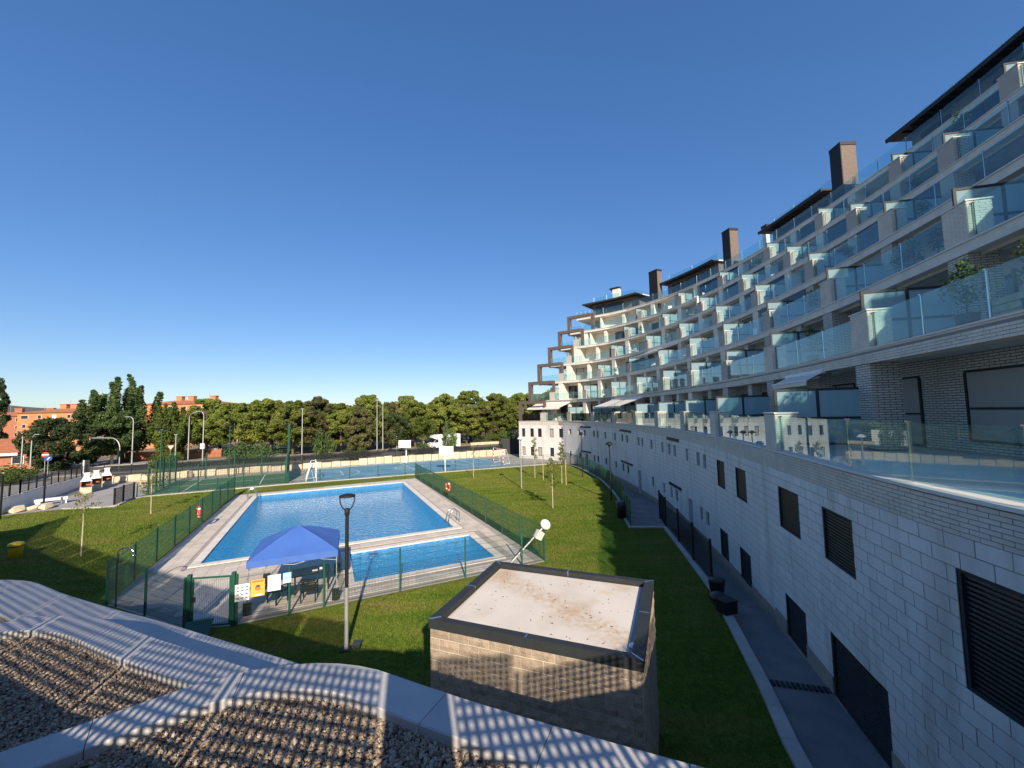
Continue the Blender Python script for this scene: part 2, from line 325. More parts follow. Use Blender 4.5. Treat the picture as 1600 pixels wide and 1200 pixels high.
def stained_roof():
    m = M['shedroof']; t = m.node_tree; N = t.nodes; L = t.links; B = N['Principled BSDF']; src = B.inputs['Base Color'].links[0].from_socket
    g_ = N.new('ShaderNodeNewGeometry'); sub = N.new('ShaderNodeVectorMath'); sub.operation = 'SUBTRACT'; sub.inputs[1].default_value = (1.95, 6.95, 3.1); L.new(g_.outputs['Position'], sub.inputs[0])
    nz = noise_node(N, L, 1.6, 6); dt = N.new('ShaderNodeVectorMath'); dt.operation = 'DOT_PRODUCT'; dt.inputs[1].default_value = (0.795, 0.606, 0); L.new(sub.outputs[0], dt.inputs[0])
    a1 = N.new('ShaderNodeMath'); a1.operation = 'MULTIPLY_ADD'; a1.inputs[1].default_value = 0.9; a1.inputs[2].default_value = -0.45; L.new(nz.outputs['Fac'], a1.inputs[0])
    a2 = N.new('ShaderNodeMath'); a2.operation = 'ADD'; L.new(a1.outputs[0], a2.inputs[0]); L.new(dt.outputs['Value'], a2.inputs[1])
    ab = N.new('ShaderNodeMath'); ab.operation = 'ABSOLUTE'; L.new(a2.outputs[0], ab.inputs[0])
    mr = N.new('ShaderNodeMapRange'); mr.inputs[1].default_value = 0.02; mr.inputs[2].default_value = 0.42; mr.inputs[3].default_value = 1.0; mr.inputs[4].default_value = 0.0; L.new(ab.outputs[0], mr.inputs[0])
    n2 = noise_node(N, L, 9.0, 8); r2 = ramp(N, L, n2.outputs['Fac'], [(0.38, (0.1, 0.1, 0.1)), (0.68, (1, 1, 1))])
    mu = N.new('ShaderNodeMath'); mu.operation = 'MULTIPLY'; L.new(mr.outputs[0], mu.inputs[0]); L.new(r2.outputs[0], mu.inputs[1])
    mx = N.new('ShaderNodeMix'); mx.data_type = 'RGBA'; L.new(mu.outputs[0], mx.inputs[0]); L.new(src, mx.inputs[6]); mx.inputs[7].default_value = (0.50, 0.34, 0.20, 1); L.new(mx.outputs[2], B.inputs['Base Color'])
stained_roof()
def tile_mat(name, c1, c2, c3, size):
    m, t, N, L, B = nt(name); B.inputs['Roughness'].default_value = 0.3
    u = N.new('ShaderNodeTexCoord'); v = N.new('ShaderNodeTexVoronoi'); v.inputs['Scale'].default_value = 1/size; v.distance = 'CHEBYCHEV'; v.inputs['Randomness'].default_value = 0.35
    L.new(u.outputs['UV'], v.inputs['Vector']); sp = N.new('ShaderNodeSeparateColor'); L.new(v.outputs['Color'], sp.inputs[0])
    r = ramp(N, L, sp.outputs[0], [(0.0, c1), (0.5, c2), (1.0, c3)]); L.new(r.outputs[0], B.inputs['Base Color']); return m  # random tile tones double as the mottle of rippled light
M['pooltile'] = tile_mat('pool_ripple_mosaic', (0.03, 0.30, 0.64), (0.05, 0.37, 0.72), (0.08, 0.44, 0.78), 0.10)
M['kidtile'] = tile_mat('paddling_ripple_mosaic', (0.05, 0.25, 0.58), (0.10, 0.34, 0.68), (0.30, 0.54, 0.76), 0.10)
def water_mat():
    m, t, N, L, B = nt('pool_water'); N.remove(B); out = N['Material Output']
    n1 = noise_node(N, L, 2.6, 3); n2 = noise_node(N, L, 7.0, 2)
    ad = N.new('ShaderNodeMath'); ad.operation = 'ADD'; L.new(n1.outputs['Fac'], ad.inputs[0]); L.new(n2.outputs['Fac'], ad.inputs[1])
    b = N.new('ShaderNodeBump'); b.inputs['Strength'].default_value = 0.6; b.inputs['Distance'].default_value = 0.09; L.new(ad.outputs[0], b.inputs['Height'])
    tr = N.new('ShaderNodeBsdfTransparent'); tr.inputs[0].default_value = (0.82, 0.95, 0.99, 1)
    df = N.new('ShaderNodeBsdfDiffuse'); df.inputs[0].default_value = (0.02, 0.34, 0.68, 1); L.new(b.outputs[0], df.inputs['Normal'])   # suspended scatter in the water body
    m0 = N.new('ShaderNodeMixShader'); m0.inputs[0].default_value = 0.6; L.new(tr.outputs[0], m0.inputs[1]); L.new(df.outputs[0], m0.inputs[2])
    gl = N.new('ShaderNodeBsdfGlossy'); gl.inputs['Roughness'].default_value = 0.03; L.new(b.outputs[0], gl.inputs['Normal'])
    fr = schlick(N, L, 0.03, b.outputs[0])
    mx = N.new('ShaderNodeMixShader'); L.new(fr, mx.inputs[0]); L.new(m0.outputs[0], mx.inputs[1]); L.new(gl.outputs[0], mx.inputs[2]); L.new(mx.outputs[0], out.inputs['Surface']); return m
M['water'] = water_mat()
# ================================================================ ground, lawn, pool, courts
CTRL = [(6.0, -12), (6.05, -4), (6.2, 0), (6.55, 5.3), (7.05, 8), (8.1, 12), (9.6, 18.5), (10.7, 25), (11.2, 31), (11.3, 38), (10.9, 45), (9.4, 52), (7.0, 57.6), (0.9, 62.3)]
def _cr(p0, p1, p2, p3, t):
    return tuple(0.5*((2*b)+(-a+c)*t+(2*a-5*b+4*c-d)*t*t+(-a+3*b-3*c+d)*t**3) for a, b, c, d in zip(p0, p1, p2, p3))
def _build():
    pts = []; n = len(CTRL)
    for i in range(n-2):
        for k in range(20): pts.append(_cr(CTRL[max(i-1, 0)], CTRL[i], CTRL[i+1], CTRL[min(i+2, n-2)], k/20))
    a, b = CTRL[-2], CTRL[-1]
    for k in range(21): pts.append(lerp(a, b, k/20))
    S = [0]
    for i in range(1, len(pts)): S.append(S[-1]+math.dist(pts[i], pts[i-1]))
    return pts, S
PTS, SS = _build(); STOT = SS[-1]
def at(s, off=0.0):
    s = min(max(s, 0), STOT-1e-6); i = max(bisect.bisect_right(SS, s)-1, 0); t = (s-SS[i])/(SS[i+1]-SS[i])
    x, y = lerp(PTS[i], PTS[i+1], t); j0 = max(i-6, 0); j1 = min(i+7, len(PTS)-1)
    tx = PTS[j1][0]-PTS[j0][0]; ty = PTS[j1][1]-PTS[j0][1]; l = math.hypot(tx, ty); tx /= l; ty /= l
    return (x+ty*off, y-tx*off), (tx, ty)

PU = (0.907, 0.421); PV = (-0.421, 0.907); PO = (-15.26, 19.99)
def pl(a, b): return (PO[0]+PU[0]*a+PV[0]*b, PO[1]+PU[1]*a+PV[1]*b)
POOL = [pl(0, 0), pl(12.7, 0), pl(12.7, 18.7), pl(0, 18.7)]
KIDS = [pl(6.6, -5.9), pl(13.0, -5.9), pl(13.0, -1.9), pl(6.6, -1.9)]
DECK = [(-15.7, 15.95), (-11.03, 14.0), (-9.66, 14.15), (1.4, 19.4), (-10.85, 45.0), (-25.4, 37.4)]
KN = [(4.6, -12), (4.7, 0), (5.0, 5), (5.42, 8.32), (6.07, 10.34), (7.49, 15.62), (8.44, 21.43), (8.85, 24.3)]
KF = [(6.83, 24.44), (7.1, 26.5), (7.74, 29.1), (8.3, 33), (8.6, 37), (8.79, 41), (8.4, 46), (7.73, 50.75), (6.63, 54.71)]
NL = [(-23.5, 42.6), (-34.4, 37.2), (-33.6, 35.4), (-32.5, 33.3), (-36.4, 33.0), (-39, 31), (-45, 29), (-75, 16)]
LAWN = [(-75, -30), (4.6, -30)]+KN+KF+NL
SITE = [(-75, -30), (20, -30), (20, 70), (-75, 70)]
def struct(name, mb, mat): return tag(mb.build(name, mat), kind='structure')
# terrain: one sheet to the horizon with the site cut out, falling away to the west
g = MB(); W = 6000
g.sheet([[(-75, -W), (W, -W), (W, W), (-75, W)], [(-75, -30), (20, -30), (20, 70), (-75, 69.999)]], -0.01)
g.quad((-170, -W, -6), (-75, -W, -0.01), (-75, W, -0.01), (-170, W, -6)); g.quad((-W, -W, -6), (-170, -W, -6), (-170, W, -6), (-W, W, -6))
struct('ground', g, M['earth'])
struct('lawn', MB().sheet([LAWN, DECK], 0.0), M['lawn'])
# paving north of the lawn up to the boundary wall
wallfoot = [at(s, 0.3)[0] for s in np.arange(66, STOT, 1.5)]
struct('court_paving', MB().sheet([NL[::-1]+[(6.63, 54.71)]+wallfoot+[(1.0, 62.6), (20, 66), (20, 70), (-75, 70)]], -0.005), M['paving'])
# lane between lawn and building
def lz1(y): return float(np.interp(y, [-12, 10, 13, 18, 21, 30], [0.02, 0.0, -0.08, -0.55, -0.68, -0.7]))
def lz2(y): return float(np.interp(y, [24, 31, 37, 60], [-0.04, -0.3, -0.66, -0.7]))
def strip(mb, A, B, zf, n=60):
    def rs(P):
        D = [0]
        for i in range(1, len(P)): D.append(D[-1]+math.dist(P[i], P[i-1]))
        return [(float(np.interp(t, D, [q[0] for q in P])), float(np.interp(t, D, [q[1] for q in P]))) for t in np.linspace(0, D[-1], n)]
    a, b = rs(A), rs(B); V = [(x, y, zf(y)) for x, y in a]+[(x, y, zf(y)) for x, y in b]
    return mb.add(V, [(i, n+i, n+i+1, i+1) for i in range(n-1)])
lane = MB()
strip(lane, KN, [at(s, 0.3)[0] for s in np.arange(0, 36.9, 0.8)], lz1)
strip(lane, KF, [at(s, 0.3)[0] for s in np.arange(36.6, 67, 0.8)], lz2)
a_ = at(36.6, 0.3)[0]
lane.quad((6.83, 24.44, -0.05), (a_[0], a_[1], -0.05), (a_[0], a_[1], -0.8), (6.83, 24.44, -0.8))
struct('lane', lane, M['lane'])
dg = MB()
for k in range(14):
    t = k/13; p = lerp((6.45, 10.75), (7.9, 10.35), t); dg.box((p[0], p[1], 0.012), (0.075, 0.22, 0.02), -0.27)
tag(dg.build('drain_grate', M['blackmetal']), 'dark drainage grate across the lane below the shutters', 'drain')
def kerb_line(owner, pts, z0, z1, w, seg=1.0, gap=0.008, mat='kerb', name='kerb_stone', side=0.0):
    D = [0]
    for i in range(1, len(pts)): D.append(D[-1]+math.dist(pts[i], pts[i-1]))
    n = max(1, round(D[-1]/seg)); X = [p[0] for p in pts]; Y = [p[1] for p in pts]
    for k in range(n):
        t0 = D[-1]*k/n+gap/2; t1 = D[-1]*(k+1)/n-gap/2
        a = (float(np.interp(t0, D, X)), float(np.interp(t0, D, Y))); b = (float(np.interp(t1, D, X)), float(np.interp(t1, D, Y)))
        MB().wall(a, b, w, z0, z1, side).build(name, M[mat], owner)
kb = thing('lane_kerb', 'pale concrete kerb wall between the shaded lawn and the paved lane', 'kerb')
kerb_line(kb, KN[2:], -0.8, 0.10, 0.30, 1.0)
kb = thing('lane_kerb', 'curved pale kerb at the foot of the green fence beside the lane', 'kerb')
kerb_line(kb, KF, -0.8, 0.11, 0.24, 1.0); kerb_line(kb, [(6.72, 24.44), (8.7, 24.3)], -0.3, 0.10, 0.2, 1.0)
kb = thing('lawn_kerb', 'long low kerb between the lawn and the sports courts', 'kerb')
kerb_line(kb, [KF[-1]]+NL[:5], -0.1, 0.10, 0.2, 1.5)

# ---- deck pavers
deck = tag(MB().sheet([DECK, POOL, KIDS], 0.004).build('pool_deck', M['deckgap']), kind='structure')
def grow(lo, hi, q): return lo-q, hi+q
tiles = []
T = 0.6
for ia in range(-14, 40):
    for ib in range(-16, 40):
        a0, b0 = ia*T, ib*T; ac, bc = a0+T/2, b0+T/2
        def hit(A0, A1, B0, B1): return a0 < A1 and a0+T > A0 and b0 < B1 and b0+T > B0
        if hit(-0.42, 13.12, -0.42, 19.12) or hit(6.2, 13.4, -6.3, -1.5): continue
        P = np.array([pl(a0, b0), pl(a0+T, b0), pl(a0+T, b0+T), pl(a0, b0+T)])
        if inpoly(P[:, 0], P[:, 1], DECK).all(): tiles.append((math.hypot(*pl(ac, bc)), ac, bc))
tiles.sort()
tm = MB().box((0, 0, 0), (T-0.012, T-0.012, 0.02), skip=('bottom',)).mesh('paver', M['deck'])
RZP = math.atan2(PU[1], PU[0])
for d, a, b in tiles[:300]:
    p = pl(a, b); inst('paver', tm, deck, (p[0], p[1], 0.008+random.uniform(0, 0.004)), RZP)
rest = MB()
for d, a, b in tiles[300:]:
    p = pl(a, b); rest.box((p[0], p[1], 0.008), (T-0.012, T-0.012, 0.02), RZP, skip=('bottom',))
if tiles[300:]: tag(rest.build('paver_field', M['deck'], deck), kind='stuff')

# ---- pools
def pool(label, loop, a0, a1, b0, b1, depth, tile):
    t = thing('swimming_pool', label, 'pool', (*pl(a0, b0), 0))
    bm = MB(); n = 4
    V = [(x, y, 0.0) for x, y in loop]+[(x, y, -depth) for x, y in loop]
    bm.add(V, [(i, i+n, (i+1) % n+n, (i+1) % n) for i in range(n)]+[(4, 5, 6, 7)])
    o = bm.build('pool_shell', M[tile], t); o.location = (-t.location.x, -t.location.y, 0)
    w = MB().quad(*[(x, y, -0.05) for x, y in loop]); o = w.build('water', M['water'], t); o.location = (-t.location.x, -t.location.y, 0)
    cw = 0.4
    for (p, q, fixed, axis, sgn) in ((a0-cw, a1+cw, b0, 'a', -1), (a0-cw, a1+cw, b1, 'a', 1), (b0, b1, a0, 'b', -1), (b0, b1, a1, 'b', 1)):
        n = round((q-p)/0.6)
        for k in range(n):
            c = p+(q-p)*(k+0.5)/n; f = fixed+sgn*(cw/2-0.02)
            a, b = (c, f) if axis == 'a' else (f, c)
            x, y = pl(a, b); d = ((q-p)/n-0.008, cw, 0.05) if axis == 'a' else (cw, (q-p)/n-0.008, 0.05)
            o = MB().box((0, 0, 0), d, skip=('bottom',)).build('coping_stone', M['poolcoping'], t); o.location = (x-t.location.x, y-t.location.y, 0.012); o.rotation_euler[2] = RZP
    return t
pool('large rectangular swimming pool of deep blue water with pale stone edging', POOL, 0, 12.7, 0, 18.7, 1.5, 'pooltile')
pool('small shallow paddling pool of ripple-mottled blue mosaic beside the gazebo', KIDS, 6.6, 13.0, -5.9, -1.9, 0.5, 'kidtile')

# ---- courts
CU = (0.884, 0.467); CV = (-0.467, 0.884); CO = (-21.3, 43.6)
def cp(a, b): return (CO[0]+CU[0]*a+CV[0]*b, CO[1]+CU[1]*a+CV[1]*b)
def band(mb, p, q, w, z): mb.wall(p, q, w, z-0.002, z)
court = struct('blue_court', MB().sheet([[cp(-0.6, -0.3), cp(23.6, -0.3), cp(23.6, 12.4), cp(-0.6, 12.4)]], 0.003), M['bluecourt'])
ln = MB()
for p, q in (((0, 0.3), (23, 0.3)), ((0, 11.8), (23, 11.8)), ((0, 0.3), (0, 11.8)), ((23, 0.3), (23, 11.8)), ((11.5, 0.3), (11.5, 11.8)), ((3.2, 3.6), (3.2, 8.4)), ((19.8, 3.6), (19.8, 8.4)), ((0, 3.6), (3.2, 3.6)), ((0, 8.4), (3.2, 8.4))): band(ln, cp(*p), cp(*q), 0.09, 0.009)
def arc(mb, c, r, t0, t1, z, n=20):
    P = [cp(c[0]+r*math.cos(t0+(t1-t0)*k/n), c[1]+r*math.sin(t0+(t1-t0)*k/n)) for k in range(n+1)]
    for a, b in zip(P[:-1], P[1:]): band(mb, a, b, 0.09, z)
arc(ln, (11.5, 6), 1.8, 0, 6.283, 0.013); arc(ln, (0, 6), 5.2, -1.5, 1.5, 0.011); arc(ln, (23, 6), 5.2, 1.64, 4.64, 0.011)
ln.build('court_lines', M['line'], court)
GO = (-34.2, 38.2)
def gp(a, b): return (GO[0]+CU[0]*a+CV[0]*b, GO[1]+CU[1]*a+CV[1]*b)
turf = struct('green_court', MB().sheet([[gp(0, 0), gp(11.2, 0), gp(11.2, 9.5), gp(0, 9.5)]], 0.003), M['greenturf'])
ln = MB()
for p, q in (((0.3, 0.4), (11, 0.4)), ((0.3, 4.6), (11, 4.6)), ((0.3, 9), (11, 9)), ((2.5, 0.4), (2.5, 9)), ((8.8, 0.4), (8.8, 9))): band(ln, gp(*p), gp(*q), 0.08, 0.009)
ln.build('court_lines', M['line'], turf)

# ---- road beyond
RN = [(-140, 12), (-100, 27), (-75, 41), (-58, 54.5), (-45, 60), (-22, 70.5), (-6, 77.5), (40, 97), (120, 132)]
RF = [(-145, 22), (-104, 37), (-80, 51), (-62, 63.5), (-48, 68), (-25, 78.5), (-10, 85.5), (37, 105), (118, 141)]
rd = MB()
def strip2(mb, A, B, z):
    n = len(A); V = [(x, y, z) for x, y in A]+[(x, y, z) for x, y in B]
    return mb.add(V, [(i, i+1, n+i+1, n+i) for i in range(n-1)])
struct('road', strip2(MB(), RN, RF, 0.02), M['road'])
def shift(P, d): return [(x-0.39*d, y+0.92*d) for x, y in P]
sw = MB()
for i in range(len(RF)-1):
    a, b = RF[i], RF[i+1]; sw.wall(a, b, 2.4, -0.05, 0.14, -1.2)
for i in range(len(RN)-1):
    a, b = RN[i], RN[i+1]; sw.wall(a, b, 1.8, -0.05, 0.14, 0.9)
struct('sidewalk', sw, M['sidewalk'])
mk_ = MB(); mid = [lerp(a, b, 0.5) for a, b in zip(RN, RF)]
for i in range(2, len(mid)-2):
    a, b = mid[i], mid[i+1]; L_ = math.dist(a, b); n = int(L_/5)
    for k in range(n): mk_.wall(lerp(a, b, k/n), lerp(a, b, (k+0.45)/n), 0.12, 0.022, 0.026)
tag(mk_.build('road_marking', M['line']), 'dashed white centre line painted along the road', 'road marking')

# ---- hills on the horizon
h = MB(); nx = 140; V = []; F = []
for j, (dist, sc) in enumerate(((1500, 0.0), (1900, 0.7), (2600, 1.0), (3400, 0.55))):
    for i in range(nx):
        an = math.radians(-75+130*i/(nx-1)); 
        hz = (55+26*math.sin(an*5.0+1.0)+15*math.sin(an*11+0.5)+7*math.sin(an*27)+4*math.sin(an*53+1))*sc
        V.append((dist*math.sin(an), dist*math.cos(an), hz*dist/2000-6))
for j in range(3):
    for i in range(nx-1): F.append((j*nx+i, j*nx+i+1, (j+1)*nx+i+1, (j+1)*nx+i))
h.add(V, F, True); struct('hills', h, M['hill'])

# ---- grass blades standing on the lawn
def grass(n, zone, hmin, hmax, wid, name):
    x0 = min(p[0] for p in zone); x1 = max(p[0] for p in zone); y0 = min(p[1] for p in zone); y1 = max(p[1] for p in zone)
    x = rng.uniform(x0, x1, n); y = rng.uniform(y0, y1, n)
    k = inpoly(x, y, zone) & inpoly(x, y, LAWN) & ~inpoly(x, y, [(-15.9, 15.6), (-11.0, 13.7), (-9.5, 13.9), (1.8, 19.3), (-10.7, 45.4), (-25.8, 37.5)])
    x = x[k]; y = y[k]; n = len(x); a = rng.uniform(0, 6.283, n); hh = rng.uniform(hmin, hmax, n); l = rng.normal(0, 0.5, (n, 2))*hh[:, None]
    V = np.zeros((n, 3, 3)); V[:, 0, 0] = x-np.cos(a)*wid; V[:, 0, 1] = y-np.sin(a)*wid; V[:, 1, 0] = x+np.cos(a)*wid; V[:, 1, 1] = y+np.sin(a)*wid
    V[:, 2, 0] = x+l[:, 0]; V[:, 2, 1] = y+l[:, 1]; V[:, 2, 2] = hh
    me = npmesh(name, V.reshape(-1, 3), np.arange(n*3).reshape(-1, 3), M['grassblade']); inst(name, me)
    return bpy.context.scene.objects[-1] if False else me
def tag_last(me, label, cat):
    for o in bpy.data.objects:
        if o.data is me: tag(o, label, cat, kind='stuff')
me = grass(330000, [(-12, 8), (7.5, 8), (9, 24), (7.5, 26), (-14, 20), (-16, 14)], 0.03, 0.07, 0.010, 'grass'); tag_last(me, 'short mown grass on the lawn near the block shed', 'grass')
me = grass(300000, [(-13, 26), (1.2, 19), (8.9, 24), (9, 56), (-14, 50)], 0.04, 0.08, 0.018, 'grass'); tag_last(me, 'short mown grass on the lawn between pool and lane', 'grass')
me = grass(260000, [(-40, 14), (-15.5, 13), (-25, 37), (-24, 42), (-37, 36), (-46, 29)], 0.04, 0.08, 0.018, 'grass'); tag_last(me, 'short mown grass on the lawn left of the pool fence', 'grass')
# ================================================================ crescent apartment building
PITCH = 3.07; Z1 = 5.6; SB = 2.7
def ZL(k): return Z1+PITCH*(k-1)
def OF(k): return SB*(k-1)
def SE(k): return STOT-max(0, k-3)*0.45-0.05
bld = thing('apartment_building', 'large white brick crescent apartment building with stepped glass terraces on the right', 'building', (*at(40, 8)[0], 0))
BX, BY = bld.location.x, bld.location.y
def B(mb, name, mat, parent=None):
    o = mb.build(name, M[mat] if isinstance(mat, str) else mat, parent or bld)
    if parent is None or parent is bld: o.location = (-BX, -BY, 0)
    return o
def P3(s, off, z): p = at(s, off)[0]; return (p[0], p[1], z)
def ribbon(mb, s0, s1, o0, o1, z0, z1, step=1.0, faces='tbfk'):
    """curved bar along the facade: off o0 (front) to o1 (back), z0 to z1"""
    n = max(1, int((s1-s0)/step)); S = np.linspace(s0, s1, n+1); V = []
    for s in S: V += [P3(s, o0, z0), P3(s, o1, z0), P3(s, o1, z1), P3(s, o0, z1)]
    F = []
    for i in range(n):
        a = 4*i; b = a+4
        F += [(a, a+3, b+3, b), (a+3, a+2, b+2, b+3), (a+2, a+1, b+1, b+2), (a+1, a, b, b+1)]
    F += [(0, 1, 2, 3), (4*n+3, 4*n+2, 4*n+1, 4*n)]
    return mb.add(V, F)

# ---------------- basement wall with windows
# (s0, s1, z0, z1, kind)
WIN = [(31.08, 32.2, 3.25, 4.5, 'L'), (28.3, 29.56, 3.25, 4.5, 'L'), (23.76, 25.18, 3.25, 4.5, 'L'), (21.02, 22.38, 3.25, 4.5, 'L'), (16.2, 18.34, 2.75, 4.5, 'L'),
       (31.12, 32.26, 0.0, 1.25, 'L'), (28.3, 29.56, 0.0, 1.25, 'L'), (23.8, 25.14, 0.0, 1.25, 'L'), (20.2, 22.4, 0.0, 1.5, 'L'), (16.0, 18.3, 0.0, 1.5, 'L')]
for a, b in [(66.36, 66.84), (64.92, 65.42), (62.34, 62.88), (61.34, 61.84), (59.1, 59.6), (56.28, 56.74), (53.92, 54.5), (52.38, 53.0), (48.98, 49.48), (47.94, 48.4), (45.48, 46.02), (42.82, 43.26), (41.24, 41.7), (40.04, 40.5), (37.46, 37.9), (35.2, 35.72), (34.04, 34.54), (68.56, 69.1)]: WIN.append((a, b, 3.75, 4.5, 'S'))
for a, b in [(62.42, 62.88), (61.38, 61.88), (59.1, 59.6), (56.24, 56.8), (53.9, 54.52), (52.38, 53.0), (45.5, 46.02), (42.86, 43.3), (41.2, 41.64), (40.04, 40.5), (35.16, 35.64), (34.04, 34.58), (68.6, 69.06), (66.26, 66.7)]: WIN.append((a, b, 0.75, 1.5, 'S'))
for a, b in [(77.3, 77.95), (75.7, 76.4), (74.3, 75.02), (72.24, 72.95), (70.6, 71.38)]: WIN.append((a, b, 3.25, 4.5, 'B')); WIN.append((a, b, 0.5, 1.75, 'B'))
WIN += [(48.94, 49.72, -0.75, 1.5, 'D'), (37.05, 37.84, -0.75, 1.5, 'D'), (64.5, 65.2, -0.75, 1.5, 'D')]
BT = 5.0; BZ0 = -0.75; PLZ = -0.25
cuts = sorted(set([round(q, 3) for w in WIN for q in w[:2]]+[round(q, 3) for q in np.arange(0, STOT, 1.0)]+[round(STOT-0.001, 3)]))
wall = MB()
for s0, s1 in zip(cuts[:-1], cuts[1:]):
    if s1-s0 < 1e-3: continue
    sc = (s0+s1)/2; ws = sorted([w for w in WIN if w[0]-1e-3 < sc < w[1]+1e-3], key=lambda w: w[2]); z = BZ0-0.4
    for w in ws+[None]:
        zt = w[2] if w else BT
        if zt > z: wall.add([P3(s0, 0, z), P3(s0, 0, zt), P3(s1, 0, zt), P3(s1, 0, z)], [(0, 1, 2, 3)])
        if w: z = w[3]
e0 = P3(STOT, 0, 0); e1 = P3(STOT, 9, 0)
wall.quad((e0[0], e0[1], -1), (e0[0], e0[1], BT+0.5), (e1[0], e1[1], BT+0.5), (e1[0], e1[1], -1))
B(wall, 'wall', 'mortar')
# plinth
pm = MB()
for s0, s1 in zip(cuts[:-1], cuts[1:]):
    sc = (s0+s1)/2; zt = PLZ
    if sc < 26: zt = 0.42
    elif sc < 34: zt = float(np.interp(sc, [26, 34], [0.3, -0.1]))
    else: zt = -0.1
    for w in WIN:
        if w[0]-1e-3 < sc < w[1]+1e-3 and w[2] < zt: zt = w[2]
    if zt > BZ0 and s1-s0 > 0.02: pm = MB(); ribbon(pm, s0+0.003, s1-0.003, -0.035, 0.05, -1.0, zt, 5); B(pm, 'plinth_stone', 'plinth')
# windows, shutters, doors
for (s0, s1, z0, z1, kd) in WIN:
    (xa, ya), _ = at(s0, 0); (xb, yb), _ = at(s1, 0); a = (xa, ya); b = (xb, yb)
    dx, dy = xb-xa, yb-ya; l = math.hypot(dx, dy); nx, ny = dy/l, -dx/l      # nx,ny points into the building
    dep = 0.16 if kd != 'D' else 0.22
    nm = {'L': 'shutter_window', 'S': 'window', 'B': 'window', 'D': 'door'}[kd]
    rv = MB()   # reveal and frame
    for (p, q) in ((a, a), (b, b)):
        pass
    A0 = (xa, ya, z0); A1 = (xa, ya, z1); B0 = (xb, yb, z0); B1 = (xb, yb, z1)
    def inn(p, d=dep): return (p[0]+nx*d, p[1]+ny*d, p[2])
    rv.quad(A0, A1, inn(A1), inn(A0)); rv.quad(B1, B0, inn(B0), inn(B1)); rv.quad(A1, B1, inn(B1), inn(A1)); rv.quad(B0, A0, inn(A0), inn(B0))
    root = B(rv, nm, 'block' if kd in 'SBD' else 'anthracite')
    pane = MB().quad(inn(A0), inn(A1), inn(B1), inn(B0))
    if kd == 'L':
        pane.build('backing', M['roomdark'], root)
        sl = MB(); nn = int((z1-z0-0.1)/0.075)
        for i in range(nn): sl.wall(lerp(a, b, 0.03), lerp(a, b, 0.97), 0.03, z0+0.06+i*0.075, z0+0.102+i*0.075, 0.06)
        sl.build('louvre', M['slat'], root)
        fr = MB()
        for zz in (z0, z1-0.05): fr.wall(a, b, 0.06, zz, zz+0.05, 0.03)
        for p in (lerp(a, b, 0.02), lerp(a, b, 0.98)): fr.box((p[0]+nx*0.03, p[1]+ny*0.03, (z0+z1)/2), (0.05, 0.06, z1-z0-0.1), math.atan2(dy, dx))
        fr.build('frame', M['anthracite'], root)
    elif kd == 'D':
        pane.build('door_leaf', M['anthracite'], root)
        p = lerp(a, b, 0.2); MB().box((p[0]+nx*(dep-0.03), p[1]+ny*(dep-0.03), 0.3), (0.12, 0.05, 0.03), math.atan2(dy, dx)).build('handle', M['steel'], root)
    else:
        pane.build('pane', M['winglass'] if random.random() < 0.75 else M['blind'], root)
        fr = MB()
        for zz in (z0+0.002, z1-0.042): fr.wall(a, b, 0.05, zz, zz+0.04, dep-0.03)
        for t in (0.05, 0.95): p = lerp(a, b, t); fr.box((p[0]+nx*(dep-0.03), p[1]+ny*(dep-0.03), (z0+z1)/2), (0.04, 0.05, z1-z0-0.09), math.atan2(dy, dx))
        fr.build('frame', M['anthracite'], root)
for s0, s1, z in [(51.24, 54.78, 4.78), (39.24, 41.76, 4.78), (51.2, 54.68, 1.62), (39.18, 41.72, 1.62), (63.56, 66.3, 1.62), (63.4, 66.2, 4.78)]:
    v = MB(); ribbon(v, s0, s1, -0.05, 0.02, z, z+0.2, 0.8)
    for i in range(3): ribbon(v, s0, s1, -0.08, -0.045, z+0.03+i*0.06, z+0.06+i*0.06, 0.8)
    B(v, 'ventilation_grille', 'anthracite')
# blocks: 0.5 x 0.25 m, proud of the mortar; the nearest ones singly
BH = 0.25; BL = 0.5; blocks = []
for r in range(int((BT-PLZ)/BH)):
    z0 = PLZ+r*BH; z1 = z0+BH; spans = [(14.0, STOT)]
    for w in WIN:
        if min(z1, w[3])-max(z0, w[2]) > 0.01:
            nsp = []
            for a, b in spans:
                if w[1] <= a or w[0] >= b: nsp.append((a, b)); continue
                if w[0] > a: nsp.append((a, w[0]))
                if w[1] < b: nsp.append((w[1], b))
            spans = nsp
    off = (r % 2)*BL/2
    for a, b in spans:
        k = math.floor((a-off)/BL)
        while off+k*BL < b:
            s0 = max(a, off+k*BL)+0.008; s1 = min(b, off+(k+1)*BL)-0.008; k += 1
            if s1-s0 > 0.03: blocks.append((s0, s1, z0+0.008, z1-0.008))
blocks.sort(key=lambda q: (q[0] < 17.0, q[0]))
rest = MB(); cnt = 0
for s0, s1, z0, z1 in blocks:
    pr = -0.008+random.uniform(-0.002, 0.002)
    A = [P3(s0, pr, z0), P3(s1, pr, z0), P3(s1, pr, z1), P3(s0, pr, z1), P3(s0, 0.004, z0), P3(s1, 0.004, z0), P3(s1, 0.004, z1), P3(s0, 0.004, z1)]
    Fc = [(0, 3, 2, 1), (0, 1, 5, 4), (2, 3, 7, 6), (1, 2, 6, 5), (3, 0, 4, 7)]
    if cnt < 300 and s0 > 17.0 and z0 > 0.4: B(MB().add(A, Fc), 'block', 'block'); cnt += 1
    else: rest.add(A, Fc)
tag(B(rest, 'block_field', 'block'), kind='stuff')
